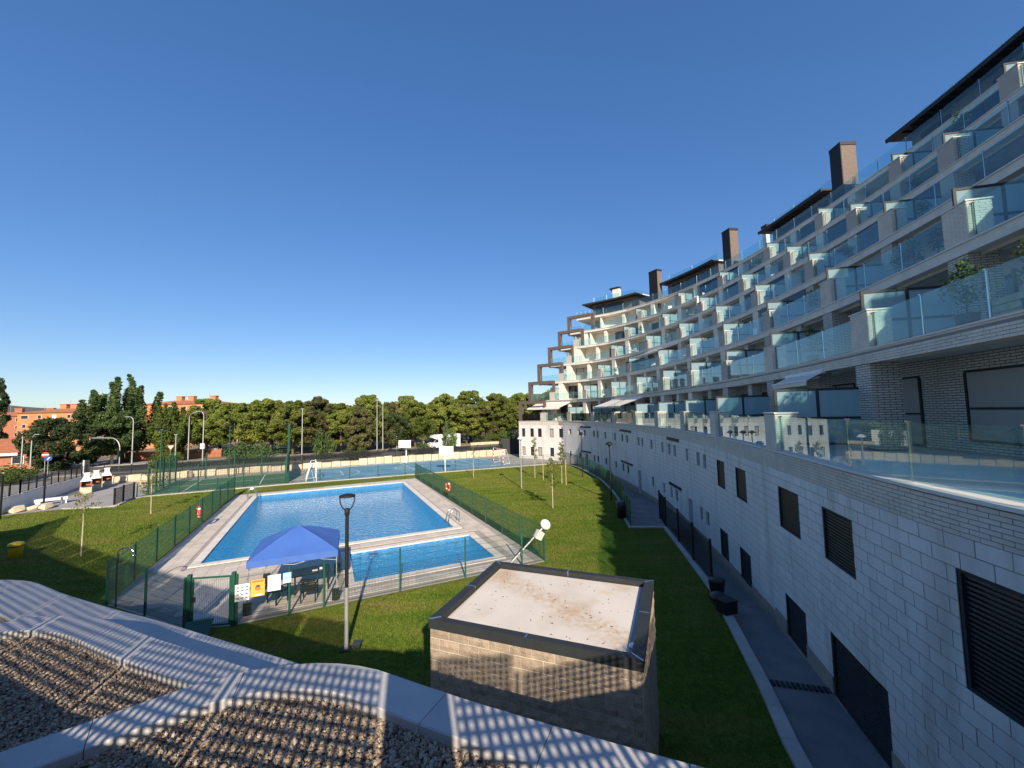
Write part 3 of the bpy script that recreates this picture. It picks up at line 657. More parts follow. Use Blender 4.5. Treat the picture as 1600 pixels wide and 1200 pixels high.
# thin brick band and stone cap
def brickrun(mb, s0, s1, off, z0, z1, bl=0.30, bh=0.075, proud=0.010, j=0.012):
    r = 0; z = z0
    while z+bh <= z1+1e-4:
        s = s0-(r % 2)*bl/2
        while s < s1:
            a = max(s, s0)+j/2; b = min(s+bl, s1)-j/2; s += bl
            if b-a < 0.02: continue
            q = off-proud-random.uniform(0, 0.002)
            A = [P3(a, q, z+j/2), P3(b, q, z+j/2), P3(b, q, z+bh-j/2), P3(a, q, z+bh-j/2), P3(a, off+0.003, z+j/2), P3(b, off+0.003, z+j/2), P3(b, off+0.003, z+bh-j/2), P3(a, off+0.003, z+bh-j/2)]
            mb.add(A, [(0, 3, 2, 1), (0, 1, 5, 4), (2, 3, 7, 6), (1, 2, 6, 5), (3, 0, 4, 7)])
        z += bh; r += 1
bk = MB(); ribbon(bk, 0, STOT, -0.001, 0.4, BT, Z1-0.05, 1.0); B(bk, 'parapet_backing', 'mortar')
bb = MB(); brickrun(bb, 14, STOT, -0.001, BT, Z1-0.05); tag(B(bb, 'brick_band', 'wbrick'), kind='stuff')
s = 8.0
while s < STOT-0.2:
    e = min(s+1.2, STOT); cm = MB(); ribbon(cm, s+0.004, e-0.004, -0.06, 0.42, Z1-0.048, Z1+0.012, 0.6); B(cm, 'cap_stone', 'stonecap'); s = e

# ---------------- terraces
BND = [8.0, 13.0, 25.5, 32.5, 38.3, 44.2, 50.2, 56.8, 63.0, 69.0, 74.0]
def pillar(s, off, z, L_=0.9, dpt=0.62, hgt=1.15, near=False):
    (x, y), (tx, ty) = at(s, off+dpt/2); rz = math.atan2(ty, tx)
    o = B(MB().box((x, y, z+hgt/2), (L_, dpt, hgt), rz), 'pillar', 'wbricktex')
    MB().box((x, y, z+hgt+0.022), (L_+0.06, dpt+0.06, 0.04), rz).build('pillar_cap', M['stonecap'], o)
    if near:
        bm = MB(); bl, bh, j = 0.30, 0.075, 0.011
        for (ux, uy, nx_, ny_, w, d) in ((tx, ty, -ty, tx, L_, dpt/2), (ty, -tx, -tx, -ty, dpt, L_/2)):
            for r in range(int(hgt/bh)):
                q = -w/2-(r % 2)*bl/2
                while q < w/2:
                    a = max(q, -w/2)+j/2; b = min(q+bl, w/2)-j/2; q += bl
                    if b-a < 0.02: continue
                    pts = []
                    for dd in (d+0.008, d-0.002):
                        for (uu, zz) in ((a, r*bh+j/2), (b, r*bh+j/2), (b, (r+1)*bh-j/2), (a, (r+1)*bh-j/2)):
                            pts.append((x+ux*uu+nx_*dd, y+uy*uu+ny_*dd, z+zz))
                    bm.add(pts, [(0, 1, 2, 3), (0, 4, 5, 1), (2, 6, 7, 3), (1, 5, 6, 2), (3, 7, 4, 0)])
        ob = bm.build('brickwork', M['wbrick'], o); tag(ob, kind='stuff')
    return o
def screen(s, off, z, wid=2.45, hgt=1.95, tall=True, o0=0.36):
    """divider of two framed panes, square to the facade"""
    a, t = at(s, off+o0); b, _ = at(s, off+o0+wid)
    o = MB()
    for f in (0.0, 0.5, 1.0):
        p = lerp(a, b, f); o.box((p[0], p[1], z+hgt/2), (0.085, 0.06, hgt), math.atan2(b[1]-a[1], b[0]-a[0]))
    for zz in (z+0.10, z+hgt*0.48, z+hgt-0.07): o.wall(a, b, 0.055, zz, zz+0.075)
    r = B(o, 'terrace_screen', 'anthracite')
    for f0, f1 in ((0.0, 0.5), (0.5, 1.0)): MB().wall(lerp(a, b, f0+0.012), lerp(a, b, f1-0.012), 0.012, z+0.17, z+hgt-0.06).build('pane', M['screen'], r)
    return r
def railing(s0, s1, off, z, hgt=1.05, n=3, mat='glass'):
    for k in range(n):
        a = s0+(s1-s0)*k/n+0.012; b = s0+(s1-s0)*(k+1)/n-0.012
        m = MB(); ribbon(m, a, b, off+0.10, off+0.112, z+0.05, z+hgt, 1.2); r = B(m, 'glass_panel', mat)
        p = P3(b+0.012, off+0.14, 0); q = MB().box((p[0], p[1], z+hgt*0.5+0.02), (0.035, 0.035, hgt)); q.box((p[0], p[1], z+hgt+0.02), (0.09, 0.05, 0.025)); q.build('post', M['steel'], r)
for k in range(1, 7):
    z = ZL(k); o = OF(k); se = SE(k); s0k = 4.0
    sl = MB()
    if k > 1:
        ribbon(sl, s0k, se, o, o+SB+2.2, z-0.32, z, 1.0); B(sl, 'slab', 'concrete')
        if k == 2:
            bb = MB(); ribbon(bb, s0k, se, o-0.012, o-0.001, z-0.42, z-0.05, 1.0); B(bb, 'band_backing', 'mortar')
            bb = MB(); brickrun(bb, 15.0, 62, o-0.012, z-0.42, z-0.05); tag(B(bb, 'brick_band', 'wbrick'), kind='stuff')
        cp_ = MB(); ribbon(cp_, s0k, se, o-0.05, o+0.3, z, z+0.05, 1.0); B(cp_, 'edge_trim', 'stonecap')
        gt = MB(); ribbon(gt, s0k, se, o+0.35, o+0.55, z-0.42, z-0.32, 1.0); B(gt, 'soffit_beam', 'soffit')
    else:
        ribbon(sl, s0k, se, 0.4, SB+2.6, z-0.25, z-0.02, 1.0); B(sl, 'slab', 'concrete')
    wallo = o+SB+1.9; top = ZL(k+1)-0.32
    bw = MB(); ribbon(bw, s0k, se-4.6, wallo, wallo+0.25, z, top, 1.0)
    a, b = P3(se-4.6, o+SB+0.2, 0), P3(se-4.6, wallo+0.2, 0); bw.wall((a[0], a[1]), (b[0], b[1]), 0.2, z, top)
    B(bw, 'back_wall', 'wbricktex' if k == 1 else 'render')
    zr = z+0.05 if k > 1 else z+0.012
    bs = [q for q in BND if q < se-3.5]
    # brown end frame
    fm = MB(); ribbon(fm, se-0.55, se, o-0.01, o+0.6, z-0.3 if k > 1 else z, top+0.3, 0.4); ribbon(fm, se-4.3, se-0.55, o-0.01, o+0.5, top-0.2, top+0.3, 0.6); ribbon(fm, se-4.55, se-4.3, o+0.3, o+0.8, z, top+0.3, 0.3)
    B(fm, 'end_frame', 'darkbrick')
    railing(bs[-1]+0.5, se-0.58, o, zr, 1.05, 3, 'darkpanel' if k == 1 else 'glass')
    for i, bnd in enumerate(bs):
        near = bnd < 34
        if bnd >= 13: pillar(bnd, o, zr, near=near and k <= 4)
        if bnd >= 13 and k < 8: screen(bnd+0.42, o, zr+0.0)
        if i+1 < len(bs): 
            nn = 6 if (bs[i+1]-bnd) > 9 else 3
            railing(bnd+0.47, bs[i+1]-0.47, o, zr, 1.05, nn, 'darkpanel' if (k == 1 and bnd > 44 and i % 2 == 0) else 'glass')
        if (k, bnd) in ((6, 13.0), (6, 32.5), (5, 25.5), (5, 38.3), (4, 13.0), (3, 13.0), (6, 44.2), (4, 44.2), (5, 50.2), (6, 56.8), (3, 38.3), (4, 32.5)):
            nn = 6 if (bs[i+1]-bnd) > 9 else 3
            for q in range(nn):
                u0 = bnd+0.5+(bs[i+1]-bnd-1.0)*q/nn; u1 = bnd+0.5+(bs[i+1]-bnd-1.0)*(q+1)/nn
                m = MB(); ribbon(m, u0+0.015, u1-0.015, o+SB+0.06, o+SB+0.075, zr+0.03, top-0.03, 1.2); B(m, 'enclosure_pane', 'darkpanel')
        # columns carrying the slab above, windows in the back wall
        nb = bs[i+1] if i+1 < len(bs) else se-4.6
        for sc_ in ((bnd+0.1, bnd+(nb-bnd)*0.5)):
            (x, y), (tx, ty) = at(sc_, o+SB+0.45); mid_ = sc_ != bnd+0.1
            B(MB().box((x, y, (zr+top)/2), (0.5 if mid_ else 0.75, 0.5 if mid_ else 0.8, top-zr), math.atan2(ty, tx)), 'column', 'wbricktex' if bnd < 40 else 'render')
        for f0, f1, kind_ in ((0.1, 0.42, 'd'), (0.58, 0.92, 'w')):
            wa, wb = bnd+(nb-bnd)*f0, bnd+(nb-bnd)*f1
            if wb-wa < 0.5 or wb > se-4.7: continue
            pa, pb = at(wa, wallo-0.012)[0], at(wb, wallo-0.012)[0]
            zb = zr+0.05 if kind_ == 'd' else zr+0.35; zt = zr+2.2
            w = MB().wall(pa, pb, 0.02, zb, zt); r = B(w, 'terrace_window', 'blind' if (k == 1 and bnd < 20) or (i+k) % 3 == 0 else 'winglass')
            fr = MB()
            for f in (0, 0.5, 1): p = lerp(pa, pb, f); fr.box((p[0], p[1], (zb+zt)/2), (0.07, 0.08, zt-zb), math.atan2(pb[1]-pa[1], pb[0]-pa[0]))
            for zz in (zb-0.04, zt)+((zb+0.45*(zt-zb),) if k == 1 else ()): fr.wall(pa, pb, 0.075, zz, zz+0.06)
            fr.build('frame', M['anthracite'], r)
# level seven: roof terrace with penthouses and chimneys
z7 = ZL(7); o7 = OF(7); se7 = SE(7)
sl = MB(); ribbon(sl, 4, se7, o7, o7+12, z7-0.32, z7, 1.0); B(sl, 'slab', 'concrete')
et = MB(); ribbon(et, 4, se7, o7-0.05, o7+0.3, z7, z7+0.05, 1.0); B(et, 'edge_trim', 'stonecap')
bs = [q for q in BND if q < se7-1]
for i, bnd in enumerate(bs):
    nb = bs[i+1]-0.05 if i+1 < len(bs) else se7-0.1
    railing(bnd, nb, o7, z7+0.05, 1.05, 4 if nb-bnd > 8 else 3)
PH = [(28.0, 42.2), (48.6, 55.4), (62.0, 68.4), (70.5, 74.5)]
for pi, (a, b) in enumerate(PH):
    ow = o7+2.7; zt = z7+2.75
    w = MB(); ribbon(w, a, b, ow, ow+6, z7, zt, 1.0); ph = B(w, 'penthouse', 'brownbrick')
    n = max(2, int((b-a)/2.0))
    for k in range(n):
        s0 = a+0.5+(b-a-1.0)*k/n+0.12; s1 = a+0.5+(b-a-1.0)*(k+1)/n-0.12
        if (k % 3) == 2 and pi in (0, 3): continue
        pa, pb = at(s0, ow-0.02)[0], at(s1, ow-0.02)[0]
        MB().wall(pa, pb, 0.03, z7+0.3, z7+2.3).build('glazing', M['winglass'], ph)
        fr = MB()
        for f in (0, 0.5, 1): p = lerp(pa, pb, f); fr.box((p[0], p[1], z7+1.3), (0.06, 0.08, 2.0), math.atan2(pb[1]-pa[1], pb[0]-pa[0]))
        for zz in (z7+0.26, z7+2.3): fr.wall(pa, pb, 0.08, zz, zz+0.06)
        fr.build('frame', M['blackmetal'], ph)
    r = MB(); ribbon(r, a-0.2, b+(1.6 if pi == 3 else 0.5), ow-1.25, ow+6.2, zt, zt+0.16, 1.0); B(r, 'penthouse_roof', 'blackmetal')
    g = MB(); ribbon(g, a-0.2, b+(1.6 if pi == 3 else 0.5), ow-1.33, ow-1.21, zt-0.08, zt+0.2, 1.0); B(g, 'gutter', 'anthracite')
    rib = MB(); q = a
    while q < b: ribbon(rib, q, q+0.09, ow-1.2, ow-0.02, zt-0.07, zt-0.001, 0.09); q += 0.55
    B(rib, 'roof_rib', 'anthracite')
    nn = max(2, int((b-a)/2.2))
    railing(a, b-0.3, ow-0.2, zt+0.16, 1.1, nn)
    pa, pb = at(a, ow-0.1)[0], at(a, ow+5)[0]
    B(MB().wall(pa, pb, 0.012, zt+0.2, zt+1.25), 'glass_panel', 'glass')
    c = MB(); ribbon(c, a-0.3, a-0.19, ow-0.3, ow+6, zt+0.03, zt+0.19, 0.2); B(c, 'roof_edge', 'stonecap')
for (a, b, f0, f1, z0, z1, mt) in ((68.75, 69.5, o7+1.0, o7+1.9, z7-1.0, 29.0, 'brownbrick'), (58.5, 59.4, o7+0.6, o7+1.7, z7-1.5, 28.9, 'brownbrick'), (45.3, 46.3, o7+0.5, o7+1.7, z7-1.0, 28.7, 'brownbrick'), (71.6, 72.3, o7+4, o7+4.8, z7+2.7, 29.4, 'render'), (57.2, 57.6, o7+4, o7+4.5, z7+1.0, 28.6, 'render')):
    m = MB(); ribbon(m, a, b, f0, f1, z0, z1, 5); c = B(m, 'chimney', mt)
    if mt == 'brownbrick': q = MB(); ribbon(q, a-0.01, b+0.02, f0-0.08, f0-0.004, z0, z1-0.002, 5); q.build('front_plate', M['blackmetal'], c)  # black plate over the pool-facing side
    m = MB(); ribbon(m, a-0.05, b+0.05, f0-0.1, f1+0.05, z1, z1+0.28, 5); m.build('chimney_cap', M['blackmetal'], c)
core = MB(); ribbon(core, 4, 73, o7+1.5, o7+11.9, Z1, z7-0.33, 1.5); B(core, 'core', 'render')
for (s_, k_) in ((72.3, 7),):
    pass
# ================================================================ terrace furniture and awnings (things of their own)
def awning(label, s0, s1, k, out, drop):
    o = OF(k)+SB; z = ZL(k+1)-0.45
    t = thing('awning', label, 'awning', P3((s0+s1)/2, o, z), 0, 'awnings over the terraces')
    L0 = Vector(t.location)
    n = 6; V = []
    for i in range(n+1):
        s = s0+(s1-s0)*i/n
        V += [Vector(P3(s, o-0.05, z))-L0, Vector(P3(s, o-0.05-out, z-drop))-L0, Vector(P3(s, o-0.05-out, z-drop-0.18))-L0]
    m = MB(); F = []
    for i in range(n):
        a = 3*i; F += [(a, a+1, a+4, a+3), (a+1, a+2, a+5, a+4)]
    m.add(V, F); m.build('fabric', M['cream'], t)
    m = MB(); m.tube(Vector(P3(s0, o, z+0.05))-L0, Vector(P3(s1, o, z+0.05))-L0, 0.09, 8); m.build('cassette', M['white'], t)
    m = MB(); m.tube(Vector(P3(s0, o-0.05-out, z-drop))-L0, Vector(P3(s1, o-0.05-out, z-drop))-L0, 0.035, 6)
    for s in (s0+0.3, s1-0.3): m.tube(Vector(P3(s, o, z-0.15))-L0, Vector(P3(s, o-0.05-out, z-drop-0.02))-L0, 0.025, 5)
    m.build('arm', M['white'], t)
awning('pale awning over the lowest far-end terrace of the crescent', 71.2, 76.9, 1, 2.6, 0.75)
awning('left of two open pale awnings on the lowest terrace row', 59.0, 62.8, 1, 2.5, 0.8)
awning('right of two open pale awnings on the lowest terrace row', 55.0, 58.7, 1, 2.5, 0.8)
awning('long open pale awning on the third terrace row', 57.0, 62.6, 3, 2.5, 0.75)
awning('nearly closed white awning above the lowest row of frosted screens', 27.8, 30.8, 1, 0.55, 0.28)

def leafcloud(C, R, n, size, name, mat, flat=0.0):
    """C list of clump centres, R radii; n leaves per clump"""
    out = []
    for c, r in zip(C, R):
        d = rng.normal(size=(n, 3)); d /= np.linalg.norm(d, axis=1)[:, None]
        rad = r*(rng.uniform(0.25, 1.0, n)**0.5)[:, None]
        p = np.array(c)+d*rad*np.array([1, 1, 1-flat])
        out.append((p, d))
    p = np.concatenate([q[0] for q in out]); d = np.concatenate([q[1] for q in out]); N_ = len(p)
    nrm = d+rng.normal(size=(N_, 3))*0.7; nrm /= np.linalg.norm(nrm, axis=1)[:, None]
    a = np.cross(nrm, rng.normal(size=(N_, 3))); a /= np.linalg.norm(a, axis=1)[:, None]; b = np.cross(nrm, a)
    sz = size*rng.uniform(0.6, 1.3, N_)[:, None]
    V = np.stack([p-a*sz*0.5, p-b*sz*0.28, p+a*sz*0.5, p+b*sz*0.28], 1).reshape(-1, 3)
    return npmesh(name, V, np.arange(N_*4).reshape(-1, 4), mat)
# potted plants on the terraces
potm = MB().lathe([(0.0, 0.0), (0.16, 0.0), (0.21, 0.38), (0.23, 0.40), (0.19, 0.40), (0.18, 0.34), (0.0, 0.34)], n=12).mesh('pot', M['anthracite'])
stem = MB().tube((0, 0, 0.3), (0.03, 0.02, 1.0), 0.02, 5).mesh('stem', M['bark'])
bush = [leafcloud([(rng.uniform(-.2, .2), rng.uniform(-.2, .2), 1.05+rng.uniform(-.3, .35)) for _ in range(9)], [0.24]*9, 40, 0.11, 'foliage', M[q]) for q in ('poplar', 'broad')]
def pot(s, k, off, sc, v, label):
    z = ZL(k)+(0.0 if k > 1 else -0.02); p = P3(s, OF(k)+off, z)
    t = thing('potted_plant', label, 'plant', p, random.uniform(0, 6), 'potted plants on the terraces'); t.scale = (sc, sc, sc)
    inst('pot', potm, t); inst('stem', stem, t); inst('foliage', bush[v], t)
pot(21.0, 2, 0.8, 1.05, 0, 'leafy potted tree behind the nearest second-row glass railing'); pot(22.6, 2, 0.7, 1.1, 0, 'smaller bushy potted plant left of the potted tree on the second row'); pot(18.6, 2, 0.9, 0.8, 0, 'dark potted shrub at the right edge on the second row')
pot(27.2, 3, 0.7, 0.8, 0, 'small conical potted plant on the third terrace row, left one'); pot(28.3, 3, 0.7, 0.9, 0, 'small conical potted plant on the third terrace row, right one')
pot(27.8, 6, 0.6, 0.9, 1, 'leafy potted plant high on the sixth terrace row'); pot(31.4, 4, 0.7, 0.8, 1, 'potted plant on the fourth terrace row by a framed screen')
pot(75.0, 2, 0.8, 1.2, 1, 'autumn-toned potted plant in the far end frame of the second row'); pot(52.0, 1, 0.8, 0.9, 1, 'potted plant on the lowest row beside an orange cushion'); pot(70.2, 1, 0.7, 0.9, 1, 'bushy potted plant on the lowest row at the far bend'); pot(66.5, 3, 0.7, 0.8, 1, 'potted plant on the third row near the far end'); pot(60.0, 4, 0.7, 0.8, 1, 'potted plant on the fourth row of far terraces')
# closed parasol, sun bed, crates
p = P3(58.2, OF(5)+0.9, ZL(5)); t = thing('parasol', 'closed white parasol standing on a far upper terrace', 'parasol', p)
MB().tube((0, 0, 0), (0, 0, 2.5), 0.03, 6).build('pole', M['white'], t); MB().lathe([(0.0, 2.55), (0.10, 2.4), (0.24, 1.2), (0.20, 1.05), (0.0, 1.1)], n=10).build('folded_canopy', M['cream'], t)
p = P3(44.0, OF(7)+0.9, ZL(7)+0.02); t = thing('sun_lounger', 'white sun lounger on the roof terrace beside the tall chimney', 'sun lounger', p, 1.2)
MB().box((0, 0, 0.33), (1.3, 0.6, 0.06)).build('seat', M['white'], t); MB().box((0.8, 0, 0.6), (0.7, 0.6, 0.06), ry=-0.9).build('backrest', M['white'], t)
for sx in (-0.55, 0.55):
    for sy in (-0.25, 0.25): MB().box((sx, sy, 0.15), (0.05, 0.05, 0.3)).build('leg', M['white'], t)
p = P3(21.9, OF(2)+1.2, ZL(2)); t = thing('wooden_planter', 'pale wooden planter box behind the second-row glass railing', 'planter', p, 1.3)
for i in range(4): MB().box((0, 0, 0.09+i*0.17), (0.95, 0.5, 0.15)).build('board', M['stake'], t)
p = P3(51.2, 1.0, Z1); t = thing('orange_cushion', 'orange cushion on the lowest terrace row behind glass', 'cushion', (p[0], p[1], p[2]+0.35))
MB().box((0, 0, 0.2), (0.7, 0.2, 0.45), 1.0).build('pad', M['orange'], t)
for i, s_ in enumerate((72.6, 67.0)):
    p = P3(s_, 1.3, Z1); t = thing('terrace_chair', ['dark chair on the lowest terrace under the far awning', 'dark chair on the lowest terrace at the far bend'][i], 'chair', p, i*1.1, 'chairs on the lowest terraces')
    MB().box((0, 0, 0.43), (0.5, 0.5, 0.05)).build('seat', M['blackmetal'], t); MB().box((0, 0.24, 0.7), (0.5, 0.04, 0.5)).build('backrest', M['blackmetal'], t)
    for sx in (-0.22, 0.22):
        for sy in (-0.22, 0.22): MB().box((sx, sy, 0.21), (0.04, 0.04, 0.42)).build('leg', M['blackmetal'], t)

ROWN = ['lowest', 'second', 'third', 'fourth', 'fifth', 'sixth']; BAYN = {25.5: 'second', 32.5: 'third', 38.3: 'fourth', 44.2: 'fifth', 50.2: 'sixth', 56.8: 'seventh', 63.0: 'eighth'}
r5 = random.Random(5)
for k in range(1, 7):
    for bnd, bn in BAYN.items():
        q = r5.random(); s_ = bnd+r5.uniform(1.5, 4.2)
        if q < 0.34: pot(s_, k, r5.uniform(0.5, 1.2), r5.uniform(0.7, 1.05), r5.randint(0, 1), 'potted plant on the %s terrace row, %s bay counted from the camera' % (ROWN[k-1], bn))
        elif q < 0.62:
            p = P3(s_, OF(k)+1.4, ZL(k)+(0.0 if k > 1 else -0.02)); mt = r5.choice(['white', 'anthracite', 'stake'])
            t = thing('terrace_chair', '%s chair on the %s terrace row, %s bay counted from the camera' % ({'white': 'white', 'anthracite': 'dark', 'stake': 'wooden'}[mt], ROWN[k-1], bn), 'chair', p, r5.uniform(0, 6), 'chairs on the terraces')
            MB().box((0, 0, 0.43), (0.5, 0.5, 0.05)).build('seat', M[mt], t); MB().box((0, 0.24, 0.68), (0.5, 0.04, 0.48)).build('backrest', M[mt], t)
            for sx in (-0.22, 0.22):
                for sy in (-0.22, 0.22): MB().box((sx, sy, 0.205), (0.04, 0.04, 0.41)).build('leg', M[mt], t)
            if q < 0.48:
                p = P3(s_+0.9, OF(k)+1.4, ZL(k)+(0.0 if k > 1 else -0.02)); t = thing('terrace_table', 'small table beside a chair on the %s terrace row, %s bay counted from the camera' % (ROWN[k-1], bn), 'table', p, 0, 'tables on the terraces')
                MB().box((0, 0, 0.7), (0.8, 0.8, 0.04)).build('table_top', M[mt], t); MB().tube((0, 0, 0.02), (0, 0, 0.68), 0.04, 8).build('pedestal', M['anthracite'], t); MB().box((0, 0, 0.015), (0.45, 0.45, 0.03)).build('base', M['anthracite'], t)
# ================================================================ block shed
SHZ = 3.2
SA, SB_, SC, SD = (-1.62, 7.80), (1.88, 6.41), (3.02, 9.25), (-0.5, 10.62)
shed = thing('utility_shed', 'low utility shed of rough beige blocks with a pale stained flat roof', 'shed', (0.7, 8.5, 0))
def S(mb, name, mat, parent=None):
    o = mb.build(name, M[mat], parent or shed)
    if parent is None: o.location = (-0.7, -8.5, 0)
    return o
S(MB().prism([SA, SB_, SC, SD], 0, SHZ-0.12), 'wall_core', 'shedmortar')
BHs = 0.2; BLs = 0.4
def wallblocks(a, b, nmax):
    L_ = math.dist(a, b); ux, uy = (b[0]-a[0])/L_, (b[1]-a[1])/L_; nx, ny = uy, -ux; rz = math.atan2(uy, ux)
    z = SHZ-0.13; r = 0
    while z > 0.1:
        q = -(r % 2)*BLs/2
        while q < L_:
            s0 = max(q, 0)+0.008; s1 = min(q+BLs, L_)-0.008; q += BLs
            if s1-s0 < 0.04: continue
            m = MB(); rg = 5
            Wd = s1-s0; Hh = BHs-0.018; V = []
            for j in range(3):
                for i in range(rg):
                    dd = 0.012 if (i in (0, rg-1) or j in (0, 2)) else 0.022+random.uniform(-0.008, 0.012)
                    uu = s0+Wd*i/(rg-1); zz = z-BHs+0.009+Hh*j/2
                    V.append((a[0]+ux*uu+nx*dd, a[1]+uy*uu+ny*dd, zz))
            F = [(j*rg+i, j*rg+i+1, (j+1)*rg+i+1, (j+1)*rg+i) for j in range(2) for i in range(rg-1)]
            n0 = len(V); ring = [i for i in range(rg)]+[rg*2-1]+[2*rg+i for i in range(rg-1, -1, -1)]+[rg]
            V += [(V[i][0]-nx*0.016, V[i][1]-ny*0.016, V[i][2]) for i in ring]
            F += [(ring[i], n0+i, n0+(i+1) % len(ring), ring[(i+1) % len(ring)]) for i in range(len(ring))]
            m.add(V, F); S(m, 'block', 'shedblock')
        z -= BHs; r += 1
wallblocks(SA, SB_, 999); wallblocks(SB_, SC, 999)
rm = MB(); S(rm.prism([lerp(SA, SC, 0.06), lerp(SB_, SD, 0.06), lerp(SC, SA, 0.06), lerp(SD, SB_, 0.06)], SHZ-0.2, SHZ-0.10), 'roof', 'shedroof')
inn_ = lambda p: (p[0]+(0.7-p[0])*0.085, p[1]+(8.5-p[1])*0.085)
out_ = lambda p: (p[0]-(0.7-p[0])*0.014, p[1]-(8.5-p[1])*0.014)
cs = [SA, SB_, SC, SD]
for i in range(4):
    a, b = cs[i], cs[(i+1) % 4]; S(MB().prism([out_(a), out_(b), inn_(b), inn_(a)], SHZ-0.17, SHZ), 'roof_trim', 'anthracite')
    for f in (0.0, 0.5):
        p, q = lerp(out_(a), out_(b), f), lerp(inn_(a), inn_(b), f); S(MB().wall(p, q, 0.03, SHZ-0.1, SHZ+0.006), 'trim_joint', 'steel')
MB().lathe([(0, 0.02), (0.07, 0.02), (0.10, 0.012), (0.11, 0.0)], n=14).build('roof_drain', M['steel'], shed, (1.95-0.7, 6.95-8.5, SHZ-0.1))
lv = MB()
for i in range(90):
    u, v = rng.uniform(0.12, 0.9), rng.uniform(0.1, 0.9); v = 0.5+(v-0.5)*0.95
    p = lerp(lerp(SA, SB_, u), lerp(SD, SC, u), v); s_ = rng.uniform(0.005, 0.022); an = rng.uniform(0, 3.1)
    lv.box((p[0], p[1], SHZ-0.096), (s_*2, s_*0.8, 0.006), an)
S(lv, 'leaf_litter', 'bark').__setitem__('kind', 'stuff')

# ================================================================ low roofs in front of the camera: copings, gravel, railing
def offs(pts, d):
    out = []
    for i in range(len(pts)):
        a = pts[max(i-1, 0)]; b = pts[min(i+1, len(pts)-1)]; l = math.dist(a, b); out.append((pts[i][0]+(b[1]-a[1])/l*d, pts[i][1]-(b[0]-a[0])/l*d))
    return out
CC = [(-7.5, 1.0), (-6.2, 2.1), (-4.5, 3.45), (-3.75, 4.05), (-3.3, 4.4), (-2.9, 4.58), (-2.5, 4.66), (-2.1, 4.65), (-1.7, 4.55), (-1.3, 4.36), (-0.6, 4.03), (0.4, 3.6), (1.6, 3.12), (3.5, 2.4), (5.6, 1.7)]
CB = [(-10.5, 3.2), (-9.3, 4.6), (-8.5, 5.5), (-7.95, 6.1), (-7.5, 6.37), (-6.9, 6.34), (-6.3, 6.19), (-5.45, 5.8), (-4.42, 5.37), (-3.25, 4.9), (-2.7, 4.66)]
CA = [(-17, 7.1), (-14.5, 8.5), (-12.9, 9.05), (-11.95, 9.15), (-11.1, 9.0), (-9.7, 8.35), (-7.98, 7.64), (-6.58, 7.1), (-4.23, 6.12), (-3.4, 5.77), (-2.4, 5.3), (-1.2, 4.8)]
def smooth(P, n=6):
    out = []
    for i in range(len(P)-1):
        for k in range(n): out.append(_cr(P[max(i-1, 0)], P[i], P[i+1], P[min(i+2, len(P)-1)], k/n))
    return out+[P[-1]]
CCs, CBs, CAs = smooth(CC), smooth(CB), smooth(CA)
def coping(label, pts, w, z0, z1, seg):
    t = thing('parapet', label, 'parapet', (pts[len(pts)//2][0], pts[len(pts)//2][1], 0))
    D = [0]
    for i in range(1, len(pts)): D.append(D[-1]+math.dist(pts[i], pts[i-1]))
    L_ = offs(pts, -w/2); R_ = offs(pts, w/2); n = round(D[-1]/seg)
    def samp(Q, u): return (float(np.interp(u, D, [q[0] for q in Q])), float(np.interp(u, D, [q[1] for q in Q])))
    for k in range(n):
        u = np.linspace(D[-1]*k/n+0.004, D[-1]*(k+1)/n-0.004, 6); dz = random.uniform(0, 0.004)
        m = MB(); A = [samp(L_, q) for q in u]; Bq = [samp(R_, q) for q in u]
        V = []
        for a, b in zip(A, Bq):
            for (f, zz) in ((0, z0), (0, z1-0.012), (0.03, z1), (0.97, z1), (1, z1-0.012), (1, z0)):
                p = lerp(a, b, f); V.append((p[0], p[1], zz+dz))
        F = [(i*6+j, i*6+j+1, (i+1)*6+j+1, (i+1)*6+j) for i in range(5) for j in range(5)]+[(5, 4, 3, 2, 1, 0), tuple(30+j for j in range(6))]
        m.add(V, F); o = m.build('coping_slab', M['coping'], t); o.location = (-t.location.x, -t.location.y, 0)
    m = MB()
    I = offs(pts, -w/2+0.05); J = offs(pts, w/2-0.05)
    for i in range(len(pts)-1): m.prism([I[i], I[i+1], J[i+1], J[i]], 0.0, z0-0.002)
    o = m.build('parapet_wall', M['concrete'], t); o.location = (-t.location.x, -t.location.y, 0)
ZA, ZB, ZC = 3.40, 3.95, 4.15
coping('curved pale coping nearest the camera with perforated shadow pattern', CCs, 0.46, ZC-0.14, ZC, 1.15)
coping('middle pale coping between two gravel beds, striped by railing shadow', CBs, 0.46, ZB-0.12, ZB, 1.15)
coping('outermost wide pale coping at the lower left edge above the lawn', CAs, 0.90, ZA-0.12, ZA, 1.3)
RL = [(-30, 17.5), (-28, 15.2), (-25.4, 12.2), (-22, 10.4), (-18.2, 8.4), (-14, 6.3), (-10, 4.3), (-6.2, 2.4), (-4.1, 1.5), (-2.2, 0.9), (-0.4, 0.5), (0.2, 0.5), (1.6, 0.65), (3.0, 1.3), (4.6, 2.6), (6.1, 4.2)]
def bed(name, label, poly, z):
    tag(MB().sheet([poly], z).build(name, M['gravelbase']), label, 'gravel bed')
bed3 = offs(CCs, 0.2)+[(5.6, 0.9), (1.6, 0.4), (-2.2, 0.6), (-7.0, 0.4)]
bed2 = offs(CBs, 0.2)+offs(CCs, -0.2)[24:0:-1]
bed1 = [p for p in offs(CAs, 0.42)]+offs(CBs, -0.2)[::-1]
